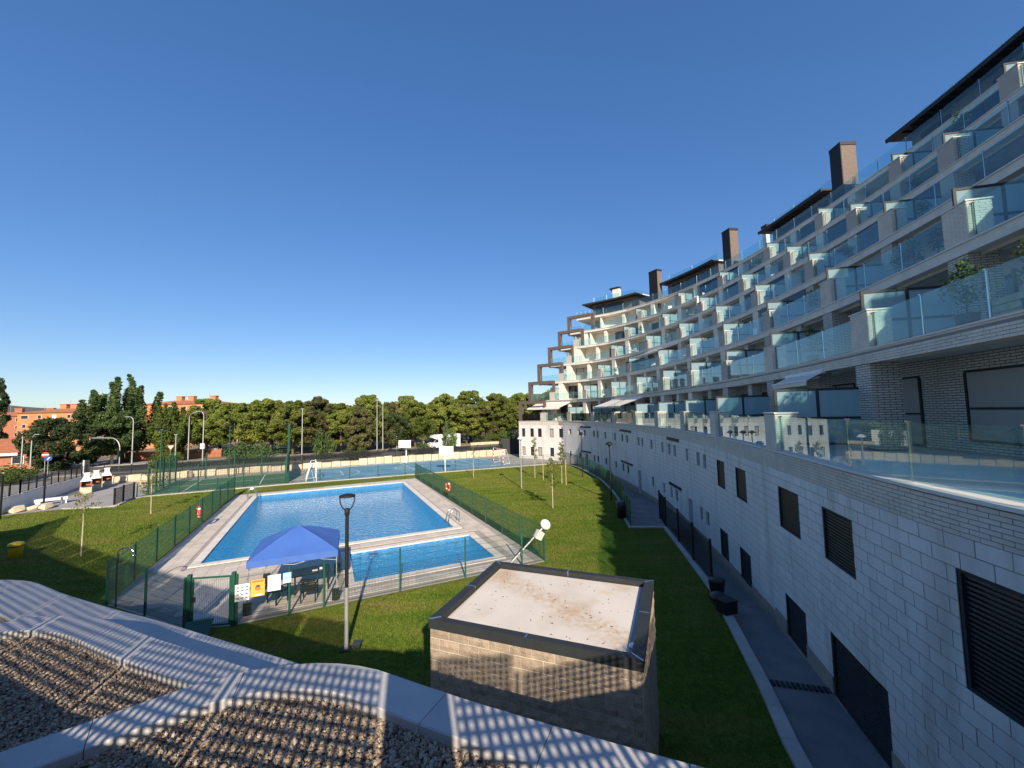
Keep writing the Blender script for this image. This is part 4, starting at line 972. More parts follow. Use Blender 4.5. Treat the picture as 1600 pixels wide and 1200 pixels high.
tag(MB().sheet([bed3], ZC-0.11).build('roof_bed', M['gravelbase']), kind='structure'); tag(MB().sheet([bed2], ZB-0.11).build('roof_bed', M['gravelbase']), kind='structure'); tag(MB().sheet([bed1], ZA-0.10).build('roof_bed', M['gravelbase']), kind='structure')
# gravel stones
_t = (1+5**0.5)/2
ICO = np.array([(-1, _t, 0), (1, _t, 0), (-1, -_t, 0), (1, -_t, 0), (0, -1, _t), (0, 1, _t), (0, -1, -_t), (0, 1, -_t), (_t, 0, -1), (_t, 0, 1), (-_t, 0, -1), (-_t, 0, 1)])/1.9
ICF = np.array([(0, 11, 5), (0, 5, 1), (0, 1, 7), (0, 7, 10), (0, 10, 11), (1, 5, 9), (5, 11, 4), (11, 10, 2), (10, 7, 6), (7, 1, 8), (3, 9, 4), (3, 4, 2), (3, 2, 6), (3, 6, 8), (3, 8, 9), (4, 9, 5), (2, 4, 11), (6, 2, 10), (8, 6, 7), (9, 8, 1)])
def stones(poly, z, dens, smin, smax, label, lim):
    x0, x1, y0, y1 = lim; n = int((x1-x0)*(y1-y0)*dens); x = rng.uniform(x0, x1, n); y = rng.uniform(y0, y1, n); k = inpoly(x, y, poly); x, y = x[k], y[k]; n = len(x)
    sz = rng.uniform(smin, smax, n)[:, None]*rng.uniform(0.6, 1.25, (n, 3)); sz[:, 2] *= 0.75
    V = ICO[None]*(1+rng.uniform(-0.22, 0.22, (n, 12, 1)))*sz[:, None, :]
    a = rng.uniform(0, 6.283, n); c, s = np.cos(a)[:, None], np.sin(a)[:, None]; tl = rng.normal(0, 0.5, n)[:, None]
    Vz = V[:, :, 2]+V[:, :, 0]*tl
    X = V[:, :, 0]*c-V[:, :, 1]*s+x[:, None]; Y = V[:, :, 0]*s+V[:, :, 1]*c+y[:, None]
    Z = Vz+z+rng.uniform(0.0, 0.022, n)[:, None]
    P = np.stack([X, Y, Z], 2).reshape(-1, 3); F = (ICF[None]+12*np.arange(n)[:, None, None]).reshape(-1, 3)
    o = inst('gravel', npmesh('gravel', P, F, M['gravelstone'])); tag(o, label, 'gravel', kind='stuff')
def gravel_mat():
    m, t, N, L, Bs = nt('gravel_stone'); Bs.inputs['Roughness'].default_value = 0.85
    g_ = N.new('ShaderNodeNewGeometry'); r = ramp(N, L, g_.outputs['Random Per Island'], [(0.0, (0.14, 0.10, 0.07)), (0.35, (0.29, 0.215, 0.145)), (0.7, (0.38, 0.29, 0.205)), (1.0, (0.48, 0.41, 0.32))]); L.new(r.outputs[0], Bs.inputs['Base Color'])
    n = noise_node(N, L, 60, 3); bump(N, L, Bs, n.outputs['Fac'], 0.4, 0.01); return m
M['gravelstone'] = gravel_mat()
stones(bed3, ZC-0.105, 2600, 0.011, 0.021, 'loose gravel in the bed at the bottom edge of the picture', (-5.4, 3.2, 2.3, 4.6))
stones(bed2, ZB-0.105, 2400, 0.011, 0.021, 'loose gravel in the middle bed behind the near coping', (-9.2, -2.8, 2.6, 6.3))
stones(bed1, ZA-0.095, 2000, 0.012, 0.022, 'loose gravel in the far left bed behind the outer coping', (-13.5, -3.5, 4.6, 9.2))

# the block the camera stands on: floor slab, front wall, perforated railing
cb = thing('terrace_block', 'terrace the picture is taken from, with its floor slab and perforated railing', 'building', (0, 0, 0))
mass = MB(); back = offs(RL, 7.0)
for i in range(len(RL)-1): mass.prism([RL[i], RL[i+1], back[i+1], back[i]], 5.02, 5.35)
mass.build('floor_slab', M['concrete'], cb)
fw = MB(); fl = offs(RL, 0.5)
for i in range(len(RL)-1): fw.wall(fl[i], fl[i+1], 0.25, 0, 5.0)
fw.build('front_wall', M['wbricktex'], cb)
MB().box((-0.10, 0.5, 5.9), (0.56, 0.22, 1.06)).build('added_shadow_pillar', M['wbricktex'], cb)  # unseen pillar added to cast the plain shadow across the near coping
HP = 0.090
def perf(a, b, z0, z1):
    """perforated sheet: grid of square holes, real openings"""
    L_ = math.dist(a, b); ux, uy = (b[0]-a[0])/L_, (b[1]-a[1])/L_; V = []; F = []
    nx_ = int(L_/HP); nz = int((z1-z0)/HP); px = L_/nx_; pz = (z1-z0)/nz; w = 0.0235
    m = MB()
    def q(u0, u1, v0, v1, e=0.0): m.quad((a[0]+ux*u0-uy*e, a[1]+uy*u0+ux*e, v0), (a[0]+ux*u1-uy*e, a[1]+uy*u1+ux*e, v0), (a[0]+ux*u1-uy*e, a[1]+uy*u1+ux*e, v1), (a[0]+ux*u0-uy*e, a[1]+uy*u0+ux*e, v1))
    for i in range(nx_+1): q(max(0, i*px-w), min(L_, i*px+w), z0, z1)
    for j in range(nz+1): q(0, L_, max(z0, z0+j*pz-w), min(z1, z0+j*pz+w), 0.003)
    return m
for i in range(len(RL)-1):
    a, b = RL[i], RL[i+1]
    if i == 10: continue
    L_ = math.dist(a, b); nseg = max(1, round(L_/2.1))
    for k in range(nseg):
        p, q = lerp(a, b, k/nseg), lerp(a, b, (k+1)/nseg); e = 0.07/math.dist(p, q)
        perf(lerp(p, q, e), lerp(p, q, 1-e), 6.2 if i < 5 else 5.52, 7.2 if i < 7 else 7.1 if i in (7, 8) else (6.08 if i >= 12 else 6.4)).build('perforated_panel', M['anthracite'], cb)  # taller left panels, out of view, raised to lengthen the lawn shade
        MB().box((p[0], p[1], 5.72 if i >= 12 else 5.87), (0.05, 0.05, 0.74 if i >= 12 else 1.06)).build('railing_post', M['anthracite'], cb)
        MB().wall(p, q, 0.08, 5.3, 6.19 if i < 5 else 5.505).build('upstand', M['concrete'], cb)  # unseen left upstands made tall and solid to darken the lawn
# ================================================================ fences
def wire_panel(h, mat, pitch=0.05, r=0.005, rows=None, L_=2.5):
    m = MB(); n = int(L_/pitch)
    for i in range(n+1): m.tube((i*pitch, 0, 0.05), (i*pitch, 0, h), r, 3, caps=False, smooth=False)
    for z in (rows or (0.1, 0.3, 0.55, 0.8, 1.05, 1.3, h-0.08)): m.tube((0, r*2, z), (L_, r*2, z), r*1.3, 3, caps=False, smooth=False)
    return m.mesh('mesh_panel', M[mat])
WP = {}
def fence(label, pts, h, mat='greenmetal', pr=0.029, panel=True, group=None, z=0.0, step=None, skip=(), name='mesh_fence', pitch=0.05, r=0.005):
    if step:
        D = [0]
        for i in range(1, len(pts)): D.append(D[-1]+math.dist(pts[i], pts[i-1]))
        n = max(1, round(D[-1]/step)); pts = [(float(np.interp(D[-1]*k/n, D, [p[0] for p in pts])), float(np.interp(D[-1]*k/n, D, [p[1] for p in pts]))) for k in range(n+1)]
    t = thing(name, label, 'fence', (pts[0][0], pts[0][1], z), 0, group); X, Y = pts[0]
    pm_ = MB().box((0, 0, h/2), (pr*2, pr*2, h+0.06)).mesh('post', M[mat])
    key = (h, mat, pitch, r)
    if panel and key not in WP: WP[key] = wire_panel(h-0.03, mat, pitch, r)
    for i, p in enumerate(pts):
        inst('post', pm_, t, (p[0]-X, p[1]-Y, 0), 0)
        if panel and i+1 < len(pts) and i not in skip:
            q = pts[i+1]; l = math.dist(p, q); an = math.atan2(q[1]-p[1], q[0]-p[0])
            inst('mesh_panel', WP[key], t, (p[0]-X, p[1]-Y, 0), an, (l/2.5, 1, 1))
    return t
FH = 1.65
FF = [(-9.55, 14.22), (-8.1, 14.86), (-7.09, 15.35), (-4.61, 16.5), (-2.16, 17.7), (0.29, 18.88), (1.38, 19.42)]
fence('green mesh fence along the front of the paddling pool, behind the notices', FF, FH)
fence('green mesh fence between pool deck and right-hand lawn', [(1.38, 19.45), (0.3, 21.6), (-0.75, 23.8), (-1.85, 26.1), (-2.95, 28.4), (-4.1, 30.8), (-5.2, 33.1), (-6.35, 35.5), (-7.5, 37.9), (-8.65, 40.3), (-9.75, 42.6), (-10.85, 44.95)], FH)
fence('green mesh fence between pool deck and left-hand lawn', [(-15.75, 16.0), (-16.75, 18.2), (-17.9, 20.6), (-19.0, 23.0), (-20.1, 25.4), (-21.25, 27.9), (-22.35, 30.3), (-23.5, 32.7), (-24.5, 35.0), (-25.5, 37.3)], FH)
fence('short green mesh fence left of the pool gate', [(-11.15, 14.0), (-13.36, 15.0), (-15.68, 15.95)], FH)
fence('green mesh fence between the far deck edge and the sports courts', [KF[-1], (-23.5, 42.6)], 1.35, step=3.0, pr=0.03)
fence('green mesh fence from court corner to the barbecue patio', [(-23.6, 42.6), (-34.3, 37.2)], 1.2, step=3.0, pr=0.03)
fence('dark mesh fence on the kerb wall beside the shaded lane', [(7.75, 16.5), (8.1, 18.9), (8.5, 21.5), (8.9, 24.3), (9.3, 26.4)], 1.75, 'blackmetal', 0.04)
fence('green mesh fence curving along the lane at the lawn edge', KF[1:], 1.5, step=2.4, z=0.1)
fence('short dark gate fence at the lane platform corner', [(6.85, 24.5), (7.02, 25.7), (7.15, 26.9)], 1.5, 'greenmetal', 0.035, z=0.1)
# gate
t = thing('pool_gate', 'green metal gate of the pool enclosure, closed', 'gate', (-11.0, 14.0, 0), math.atan2(0.17, 1.37))
for x in (0.0, 1.38): MB().box((x, 0, 0.88), (0.11, 0.11, 1.78)).build('gate_post', M['greenmetal'], t)
gf = MB()
for x in (0.10, 1.28): gf.box((x, 0, 0.86), (0.05, 0.045, 1.6))
for z in (0.08, 1.64): gf.box((0.69, 0, z), (1.13, 0.045, 0.05))
gf.build('gate_frame', M['greenmetal'], t)
gm = MB()
for i in range(20): gm.tube((0.14+i*0.058, 0, 0.1), (0.14+i*0.058, 0, 1.62), 0.004, 4)
gm.build('gate_bars', M['greenmetal'], t); MB().box((0.16, -0.05, 0.95), (0.10, 0.05, 0.16)).build('lock', M['blackmetal'], t)
b = MB().box((0, 0, 0.22), (0.75, 0.03, 0.55), 0, rx=-0.85); o = b.build('green_board', M['greenmetal'], None, (-10.35, 13.55, 0), 0.35); tag(o, 'dark green board leaning flat on the grass in front of the pool gate', 'board')
# notices on the fence
fx = (-9.55, 14.22); fy = (-8.1, 14.86); fan = math.atan2(fy[1]-fx[1], fy[0]-fx[0])
def notice(tpos, w, h, z, label, mat, marks):
    p = lerp(fx, fy, tpos); t = thing('notice', label, 'notice', (p[0]+0.05*math.sin(fan), p[1]-0.05*math.cos(fan), z), fan, 'notices tied to the pool fence')
    MB().box((0, 0, 0), (w, 0.008, h)).build('sheet', M[mat], t)
    for nm, mt, cx, cz, ww, hh in marks: MB().box((cx*w, -0.0055, cz*h), (ww*w, 0.003, hh*h)).build(nm, M[mt], t)
notice(0.10, 0.42, 0.56, 1.05, 'white notice with rows of small dark pictograms, nearest the gate', 'paper', [('pictogram', 'ink', cx, cz, 0.16, 0.07) for cx in (-0.3, 0.02, 0.32) for cz in (0.32, 0.12, -0.1, -0.32)]+[('divider', 'ink', -0.13, 0, 0.02, 0.85)])
t_ = notice(0.39, 0.41, 0.56, 1.12, 'orange notice with a masked head drawn in red', 'orange', [('heading', 'skinprint', 0, 0.4, 0.85, 0.10), ('foot_text', 'paper', 0.05, -0.42, 0.55, 0.07), ('text_line', 'yellow', 0.0, 0.27, 0.8, 0.05)])
o = bpy.data.objects[[q.name for q in bpy.data.objects if q.name.startswith('notice')][-1]]
hd = MB(); 
def disc(mb, c, r, y, n=18, a0=0, a1=6.2832):
    V = [(c[0], y, c[1])]+[(c[0]+r*math.cos(a0+(a1-a0)*i/n), y, c[1]+r*math.sin(a0+(a1-a0)*i/n)) for i in range(n+1)]
    mb.add(V, [(0, i+1, i+2) for i in range(n)])
disc(hd, (0, 0.0), 0.085, -0.0075); hd.build('printed_head', M['skinprint'], o); hd = MB(); disc(hd, (0, 0.03), 0.075, -0.009, 18, 0, 3.1416); hd.build('printed_hair', M['ink'], o)
notice(0.70, 0.40, 0.54, 1.20, 'plain white notice with faint lines of text beside the orange one', 'paper', [('text_line', 'slat', 0.05, 0.38-0.11*i, 0.62-0.06*(i % 3), 0.012) for i in range(7)]+[('margin', 'slat', -0.38, 0, 0.012, 0.8)])
notice(0.95, 0.26, 0.36, 1.30, 'small pale blue notice at the right end of the row', 'cyanprint', [('panel', 'paper', 0, -0.28, 0.85, 0.3), ('text_line', 'paper', 0, 0.3, 0.7, 0.06), ('text_line', 'paper', 0, 0.15, 0.6, 0.05)])

# ================================================================ gazebo and what stands under it
TU = (0.926, 0.377); TV = (-0.377, 0.926); T0 = (-9.6, 14.75)
gz = thing('gazebo', 'blue pop-up gazebo beside the paddling pool', 'gazebo', (T0[0], T0[1], 0), math.atan2(TU[1], TU[0]))
w_ = 3.0; ze = 1.86; zp = 2.6
N_ = 10; cm_ = MB()
for side in range(4):
    V = []; F = []; rows = 9
    for j in range(rows+1):
        for i in range(N_+1):
            d = j/rows; e = i/N_-0.5; x, y = e*d*w_, -0.5*d*w_
            z = zp-(zp-ze)*d**1.2-0.07*(1-(2*e)**2)*math.sin(math.pi*d)*0.9+0.010*math.sin(i*1.9+j*0.8+side*2)*math.sin(math.pi*min(1, d*1.0))*(1-(2*e)**2)
            for q in range(side): x, y = -y, x
            V.append((x+w_/2, y+w_/2, z))
    for j in range(rows):
        for i in range(N_): a = j*(N_+1)+i; F.append((a, a+1, a+N_+2, a+N_+1) if j else (a, a+N_+2, a+N_+1))
    cm_.add(V, F, True)
cm_.build('canopy', M['canopy'], gz)
vm = MB(); rim = [(i/N_*w_, 0) for i in range(N_)]+[(w_, i/N_*w_) for i in range(N_)]+[(w_-i/N_*w_, w_) for i in range(N_)]+[(0, w_-i/N_*w_) for i in range(N_)]
for i in range(len(rim)):
    a, b = rim[i], rim[(i+1) % len(rim)]
    def cen(p, k): return (p[0]+(p[0]-1.5)*k, p[1]+(p[1]-1.5)*k)
    ka, kb_ = (0.012 if i % 2 else 0.002), (0.002 if i % 2 else 0.012)
    pa, pb = cen(a, ka), cen(b, kb_); vm.quad((a[0], a[1], ze+0.01), (b[0], b[1], ze+0.01), (pb[0], pb[1], ze-0.22), (pa[0], pa[1], ze-0.22))
vm.build('valance', M['canopy'], gz)
for x in (0.05, w_-0.05):
    for y in (0.05, w_-0.05):
        lg = MB().box((x, y, 0.92), (0.035, 0.035, 1.84)); o = lg.build('leg', M['greypole'], gz); MB().box((x, y, 0.02), (0.14, 0.14, 0.03)).build('foot', M['blackmetal'], o)
tr = MB()
for (a, b) in (((0.05, 0.05), (2.95, 0.05)), ((0.05, 2.95), (2.95, 2.95)), ((0.05, 0.05), (0.05, 2.95)), ((2.95, 0.05), (2.95, 2.95))):
    m_ = lerp(a, b, 0.5); tr.tube((a[0], a[1], 1.8), (m_[0], m_[1], 1.55), 0.012, 4); tr.tube((a[0], a[1], 1.5), (m_[0], m_[1], 1.8), 0.012, 4); tr.tube((b[0], b[1], 1.8), (m_[0], m_[1], 1.55), 0.012, 4); tr.tube((b[0], b[1], 1.5), (m_[0], m_[1], 1.8), 0.012, 4)
tr.build('truss', M['greypole'], gz)
def tl(a, b): return (T0[0]+TU[0]*a+TV[0]*b, T0[1]+TU[1]*a+TV[1]*b)
wts = [(0.05, 0.12, 'front left'), (2.93, 0.1, 'front right'), (2.93, 2.93, 'rear right'), (0.2, 2.93, 'rear left')]
for a, b, nm in wts:
    p = tl(a, b); t = thing('leg_weight', 'black weight at the %s leg of the blue gazebo' % nm, 'weight', (p[0], p[1], 0.03), math.atan2(TU[1], TU[0]), 'gazebo leg weights')
    MB().prism([(-0.13, -0.11), (0.13, -0.11), (0.13, -0.04), (-0.13, -0.04)], 0, 0.42).build('weight_body', M['blacktarp'], t); MB().box((0, -0.125, 0.3), (0.2, 0.03, 0.05)).build('strap', M['blackmetal'], t)
def chair(loc, rz, label):
    t = thing('chair', label, 'chair', (loc[0], loc[1], 0.02), rz, 'chairs under the gazebo')
    MB().box((0, 0, 0.43), (0.55, 0.5, 0.05)).build('seat', M['blacktarp'], t)
    bk = MB()
    for i in range(6): bk.box((0, 0.26+0.012*i, 0.5+i*0.075), (0.53, 0.025, 0.05))
    bk.build('backrest', M['blacktarp'], t)
    for sx in (-0.25, 0.25):
        for sy in (-0.22, 0.24): MB().box((sx, sy, 0.21), (0.04, 0.04, 0.42)).build('leg', M['blackmetal'], t)
        MB().box((sx, 0.0, 0.64), (0.05, 0.5, 0.03)).build('armrest', M['blackmetal'], t)
        MB().box((sx, -0.22, 0.53), (0.035, 0.035, 0.22)).build('armrest_support', M['blackmetal'], t)
chair(tl(2.0, 0.45), 3.4, 'black slatted chair under the gazebo beside the middle fence post'); chair(tl(0.9, 0.8), 2.7, 'black chair under the gazebo behind the white notice'); 
p = tl(2.0, 1.5); t = thing('table', 'black rectangular table under the blue gazebo', 'table', (p[0], p[1], 0.02), math.atan2(TU[1], TU[0])+0.1)
MB().box((0, 0, 0.73), (1.35, 0.8, 0.045)).build('table_top', M['blacktarp'], t)
for sx in (-0.6, 0.6):
    for sy in (-0.33, 0.33): MB().box((sx, sy, 0.35), (0.06, 0.06, 0.71)).build('leg', M['blackmetal'], t)
t = thing('papers', 'small white papers lying on the black table', 'papers', (p[0]+0.15, p[1]-0.05, 0.776), 0.5)
MB().box((0, 0, 0.006), (0.2, 0.14, 0.012)).build('sheet', M['paper'], t); MB().box((0.22, 0.06, 0.03), (0.1, 0.1, 0.06)).build('cup', M['paper'], t)

# ================================================================ pool equipment
def lifebuoy(p, rz, label):
    t = thing('lifebuoy', label, 'lifebuoy', (p[0], p[1], 1.12), rz, 'lifebuoys on the pool fences')
    R_, r_ = 0.30, 0.075; V = []; nM, nm = 24, 10
    for k, (nm_, mt, rng_) in enumerate((('ring', 'red', None),)):
        V = [((R_+r_*math.cos(2*math.pi*j/nm))*math.cos(2*math.pi*i/nM), r_*math.sin(2*math.pi*j/nm), (R_+r_*math.cos(2*math.pi*j/nm))*math.sin(2*math.pi*i/nM)) for i in range(nM) for j in range(nm)]
        F = [(i*nm+j, ((i+1) % nM)*nm+j, ((i+1) % nM)*nm+(j+1) % nm, i*nm+(j+1) % nm) for i in range(nM) for j in range(nm)]
        MB().add(V, F, True).build('ring', M['red'], t)
    for q in range(4):
        a0 = q*math.pi/2+0.6; V = []; rr = r_+0.006; n1 = 3
        for i in range(n1+1):
            a = a0+0.28*i/n1
            for j in range(nm): V.append(((R_+rr*math.cos(2*math.pi*j/nm))*math.cos(a), rr*math.sin(2*math.pi*j/nm), (R_+rr*math.cos(2*math.pi*j/nm))*math.sin(a)))
        MB().add(V, [(i*nm+j, (i+1)*nm+j, (i+1)*nm+(j+1) % nm, i*nm+(j+1) % nm) for i in range(n1) for j in range(nm)], True).build('white_band', M['white'], t)
    MB().tube((0, 0.02, 0.3), (0.03, 0.04, 0.78), 0.02, 6).build('holder', M['steel'], t)
lifebuoy((-20.05, 26.05), -0.75, 'orange lifebuoy on the left pool fence'); lifebuoy((-5.35, 33.05), 2.25, 'orange lifebuoy on the right pool fence')
def ladder(a, b, rz, label):
    p = pl(a, b); t = thing('pool_ladder', label, 'ladder', (p[0], p[1], 0.02), rz, 'stainless pool ladders')
    for y in (-0.28, 0.28):
        pts = [(-0.62, y, 0.0), (-0.62, y, 0.5)]+[(-0.62+0.31*(1-math.cos(q)), y, 0.5+0.3*math.sin(q)) for q in np.linspace(0.3, math.pi-0.35, 8)]+[(0.08, y, 0.35), (0.09, y, -1.0)]
        MB().path(pts, 0.03, 8).build('handrail', M['steel'], t)
    for z in (-0.3, -0.6, -0.9): MB().box((0.09, 0, z), (0.09, 0.54, 0.03)).build('rung', M['steel'], t)
ladder(0.0, 17.6, RZP, 'steel pool ladder at the far left corner of the pool'); ladder(12.7, 1.2, RZP+math.pi, 'steel pool ladder at the near right corner of the pool')
t = thing('pool_lift', 'white slanted pole with rounded white head and beige box by the fence corner', 'pool lift', (-0.35, 19.0, 0))
MB().tube((0, 0, 0.0), (1.62, 0.3, 1.55), 0.035, 8).build('pole', M['white'], t); MB().tube((0.65, 0.1, 0.0), (0.55, 0.12, 0.55), 0.03, 6).build('stay', M['greypole'], t)
MB().box((1.45, 0.22, 1.28), (0.34, 0.26, 0.36), 0.5, 0.2, 0.5).build('control_box', M['cream'], t)
V = MB().lathe([(0.0, 0.16), (0.16, 0.13), (0.26, 0.02), (0.24, -0.08), (0.14, -0.1), (0.0, -0.06)], n=14); o = V.build('head', M['white'], t, (1.78, 0.32, 1.72)); o.rotation_euler = (0.9, 0.2, 0.4)
t = thing('outdoor_shower', 'dark gooseneck shower pole with chrome head by the left pool fence', 'shower', (-15.15, 15.75, 0))
MB().tube((0, 0, 0), (0, 0, 1.95), 0.03, 8).build('pole', M['blackmetal'], t)
MB().path([(0.30-0.30*math.cos(q), 0, 1.95+0.22*math.sin(q)) for q in np.linspace(0, math.pi, 10)], 0.025, 8).build('gooseneck', M['steel'], t); MB().lathe([(0.0, 0.05), (0.03, 0.04), (0.08, 0.0), (0.0, 0.0)], n=12).build('shower_head', M['steel'], t, (0.6, 0, 1.87))

# ================================================================ lamps
def fork_lamp(p, label, h=4.55):
    t = thing('lamp_post', label, 'lamp post', (p[0], p[1], 0), 0.15)
    MB().tube((0, 0, 0), (0, 0, h*0.40), 0.062, 12).build('lower_pole', M['greypole'], t); MB().tube((0, 0, h*0.40), (0, 0, h-0.45), 0.058, 12, 0.052).build('upper_pole', M['blackmetal'], t)
    MB().lathe([(0.05, h-0.62), (0.075, h-0.58), (0.08, h-0.42), (0.05, h-0.38), (0, h-0.38)], n=12).build('collar', M['blackmetal'], t)
    for s in (-1, 1):
        MB().path([(s*0.05, 0, h-0.45), (s*0.14, 0, h-0.36), (s*0.20, 0, h-0.22), (s*0.22, 0, h-0.03)], 0.02, 6).build('fork_arm', M['blackmetal'], t)
    o = MB().lathe([(0, 0.07), (0.12, 0.065), (0.23, 0.03), (0.24, 0.0), (0.23, -0.02), (0, -0.02)], n=20).build('lamp_head', M['blackmetal'], t, (0, 0, h-0.02))
    MB().lathe([(0.0, -0.025), (0.19, -0.025), (0.19, -0.021)], n=16).build('diffuser', M['lampglass'], o)
    MB().box((0, 0, 0.02), (0.30, 0.30, 0.04)).build('base_plate', M['blackmetal'], t)
fork_lamp((-5.15, 12.62), 'black fork-headed lamp post on the grass in front of the paddling pool')
t = thing('inspection_box', 'small dark box beside the foot of the near lamp post', 'box', (-4.85, 12.7, 0)); t.scale = (0.6, 0.6, 0.6)
MB().box((0, 0, 0.14), (0.34, 0.28, 0.28)).build('body', M['anthracite'], t); MB().box((0.02, 0, 0.295), (0.40, 0.32, 0.03), 0, ry=0.06).build('lid', M['slat'], t)
def disc_lamp(p, label, h=4.7, mat='greypole'):
    t = thing('lamp_post', label, 'lamp post', (p[0], p[1], 0))
    MB().tube((0, 0, 0), (0, 0, h-0.25), 0.06, 10, 0.05).build('pole', M[mat], t)
    MB().lathe([(0, 0.3), (0.14, 0.26), (0.30, 0.10), (0.31, 0.06), (0.12, 0.0), (0.06, -0.1), (0, -0.1)], n=18).build('lamp_head', M['lampglass' if mat == 'greypole' else 'blackmetal'], t, (0, 0, h-0.25))
disc_lamp((0.67, 37.6), 'grey lamp post with white disc head on the right-hand lawn'); disc_lamp((7.5, 31.8), 'dark lamp post with flat T head at the bend of the lane fence', 4.5, 'blackmetal'); disc_lamp((7.2, 43.0), 'dark lamp post by the far end of the lane fence', 4.7, 'blackmetal')
for i, (x, y, z) in enumerate(((-9.6, 14.05, 0),)): pass
# ---- bins, bags
t = thing('yellow_bin', 'yellow plastic bin standing on the shaded lawn at the left edge', 'bin', (-25.95, 21.45, 0)); t.scale = (0.72, 0.72, 0.85)
MB().lathe([(0, 0), (0.30, 0), (0.40, 0.78), (0.40, 0.8)], n=16).build('body', M['yellow'], t); MB().lathe([(0.42, 0.78), (0.43, 0.84), (0.38, 0.93), (0.2, 0.98), (0, 0.99)], n=16).build('lid', M['yellow'], t); MB().lathe([(0.415, 0.72), (0.425, 0.74), (0.425, 0.78), (0.415, 0.78)], n=16).build('rim_band', M['anthracite'], t)
def lump(nm, p, prof, label, cat, sc=(1, 1, 1), rz=0):
    t = thing(nm, label, cat, p, rz); o = MB().lathe(prof, n=14).build('body', M['blacktarp'], t); o.scale = sc; return t
lump('black_bin', (7.55, 15.7, 0.1), [(0, 0), (0.24, 0), (0.29, 0.4), (0.30, 0.46), (0, 0.46)], 'round black bin on the kerb wall at the end of the dark fence', 'bin')
t = thing('black_crate', 'open black crate on the kerb wall in front of the round black bin', 'crate', (7.1, 14.15, 0.1), 0.3)
MB().box((0, 0, 0.2), (0.5, 0.42, 0.4)).build('body', M['blacktarp'], t); MB().box((0, 0, 0.41), (0.54, 0.46, 0.03)).build('lid', M['blackmetal'], t)
t = thing('black_sack', 'slumped black sack lying on the kerb between bin and crate', 'sack', (7.25, 14.9, 0.12), 0.4)
o = MB().lathe([(0, 0.3), (0.16, 0.28), (0.30, 0.16), (0.33, 0.05), (0.25, 0), (0, 0)], n=12).build('body', M['blacktarp'], t); o.scale = (0.9, 1.25, 1)
lump('black_bin', (7.0, 26.6, 0.1), [(0, 0), (0.38, 0), (0.44, 0.75), (0.44, 0.95), (0.3, 1.0), (0, 1.0)], 'large round black bin at the bend of the green lane fence', 'bin')

# ================================================================ saplings
def sapling(p, h, label, crown_z=0.55, spread=0.55, n=9, lsz=0.12, seed=0):
    t = thing('sapling', label, 'tree', (p[0], p[1], 0), seed*1.3)
    tr = MB().tube((0, 0, 0), (0.03, 0.02, h*0.55), 0.035, 6, 0.025); tr.tube((0.03, 0.02, h*0.55), (0.0, 0.05, h*0.95), 0.022, 5, 0.008); tr.build('trunk', M['palebark'], t)
    C = []; br = MB()
    for i in range(n):
        a = i*2.4+seed; z = h*(crown_z+(0.97-crown_z)*i/(n-1)); r = spread*(1.0-0.6*i/n)*(0.6+0.4*math.sin(i*1.9+seed)**2)
        c = (r*math.cos(a), r*math.sin(a), z+r*0.35); br.tube((0.02, 0.02, z-0.1), c, 0.009, 4, 0.004); C.append(c); C.append((c[0]*0.55, c[1]*0.55, z+r*0.15))
    br.build('branch', M['palebark'], t)
    inst('crown', leafcloud(C, [0.17]*len(C), 22, lsz, 'crown', M['sapling']), t)
sapling((-22.7, 21.6), 3.2, 'thin sapling on the left lawn nearest the camera', 0.68, 0.75, 7, 0.10, 1); sapling((-27.2, 30.7), 3.7, 'sparse yellowish sapling on the left lawn near the green court', 0.42, 0.7, 9, 0.13, 2)
sapling((2.75, 29.6), 3.5, 'leafy yellow-green sapling on the right lawn nearest the camera', 0.40, 0.6, 12, 0.15, 3); sapling((4.6, 39.5), 3.9, 'narrow sapling on the right lawn by the lane fence', 0.45, 0.45, 11, 0.15, 4)
sapling((2.2, 43.2), 4.2, 'tall thin sapling on the right lawn in front of the white wall', 0.5, 0.4, 9, 0.14, 5); sapling((-4.36, 44.1), 3.2, 'bare thin sapling on the lawn near the blue court', 0.7, 0.2, 4, 0.08, 6)
for k, (x, y) in enumerate(((3.0, 42.0), (4.9, 38.6))):
    o = MB().tube((0, 0, 0), (0, 0, 2.4), 0.035, 6).build('tree_stake', M['stake'], None, (x, y, 0)); tag(o, ['wooden stake left of the narrow sapling near the white wall', 'wooden stake in front of the narrow sapling by the lane fence'][k], 'stake')
# ================================================================ sports courts equipment
def goal(o, b0, label, a, flip):
    t = thing('football_goal', label, 'goal', (*cp(a, b0), 0), math.atan2(CU[1], CU[0]), 'goals on the blue court'); s = -1 if flip else 1
    for y in (0, 3.0):
        for i in range(8): MB().box((0, y, 0.125+i*0.25), (0.085, 0.085, 0.25)).build('post_band', M['white'] if (i % 2 or not flip) else M['red'], t)
    for i in range(10): MB().box((0, 0.15+i*0.3, 2.04), (0.085, 0.3, 0.085)).build('bar_band', M['white'] if (i % 2 or not flip) else M['red'], t)
    st = MB()
    for y in (0, 3.0): st.path([(0, y, 2.0), (-s*0.5, y, 1.95), (-s*1.0, y, 0.03), (0, y, 0.03)], 0.025, 6)
    st.tube((-s*1.0, 0, 0.03), (-s*1.0, 3, 0.03), 0.025, 6); st.build('net_frame', M['white'], t)
    nt_ = MB()
    for i in range(31): y = i*0.1; nt_.tube((-s*0.5, y, 1.95), (-s*1.0, y, 0.03), 0.004, 3, caps=False)
    for i in range(18): f = i/17; nt_.tube((-s*(0.5+0.5*f), 0, 1.95-1.92*f), (-s*(0.5+0.5*f), 3, 1.95-1.92*f), 0.004, 3, caps=False)
    nt_.build('net', M['white'], t)
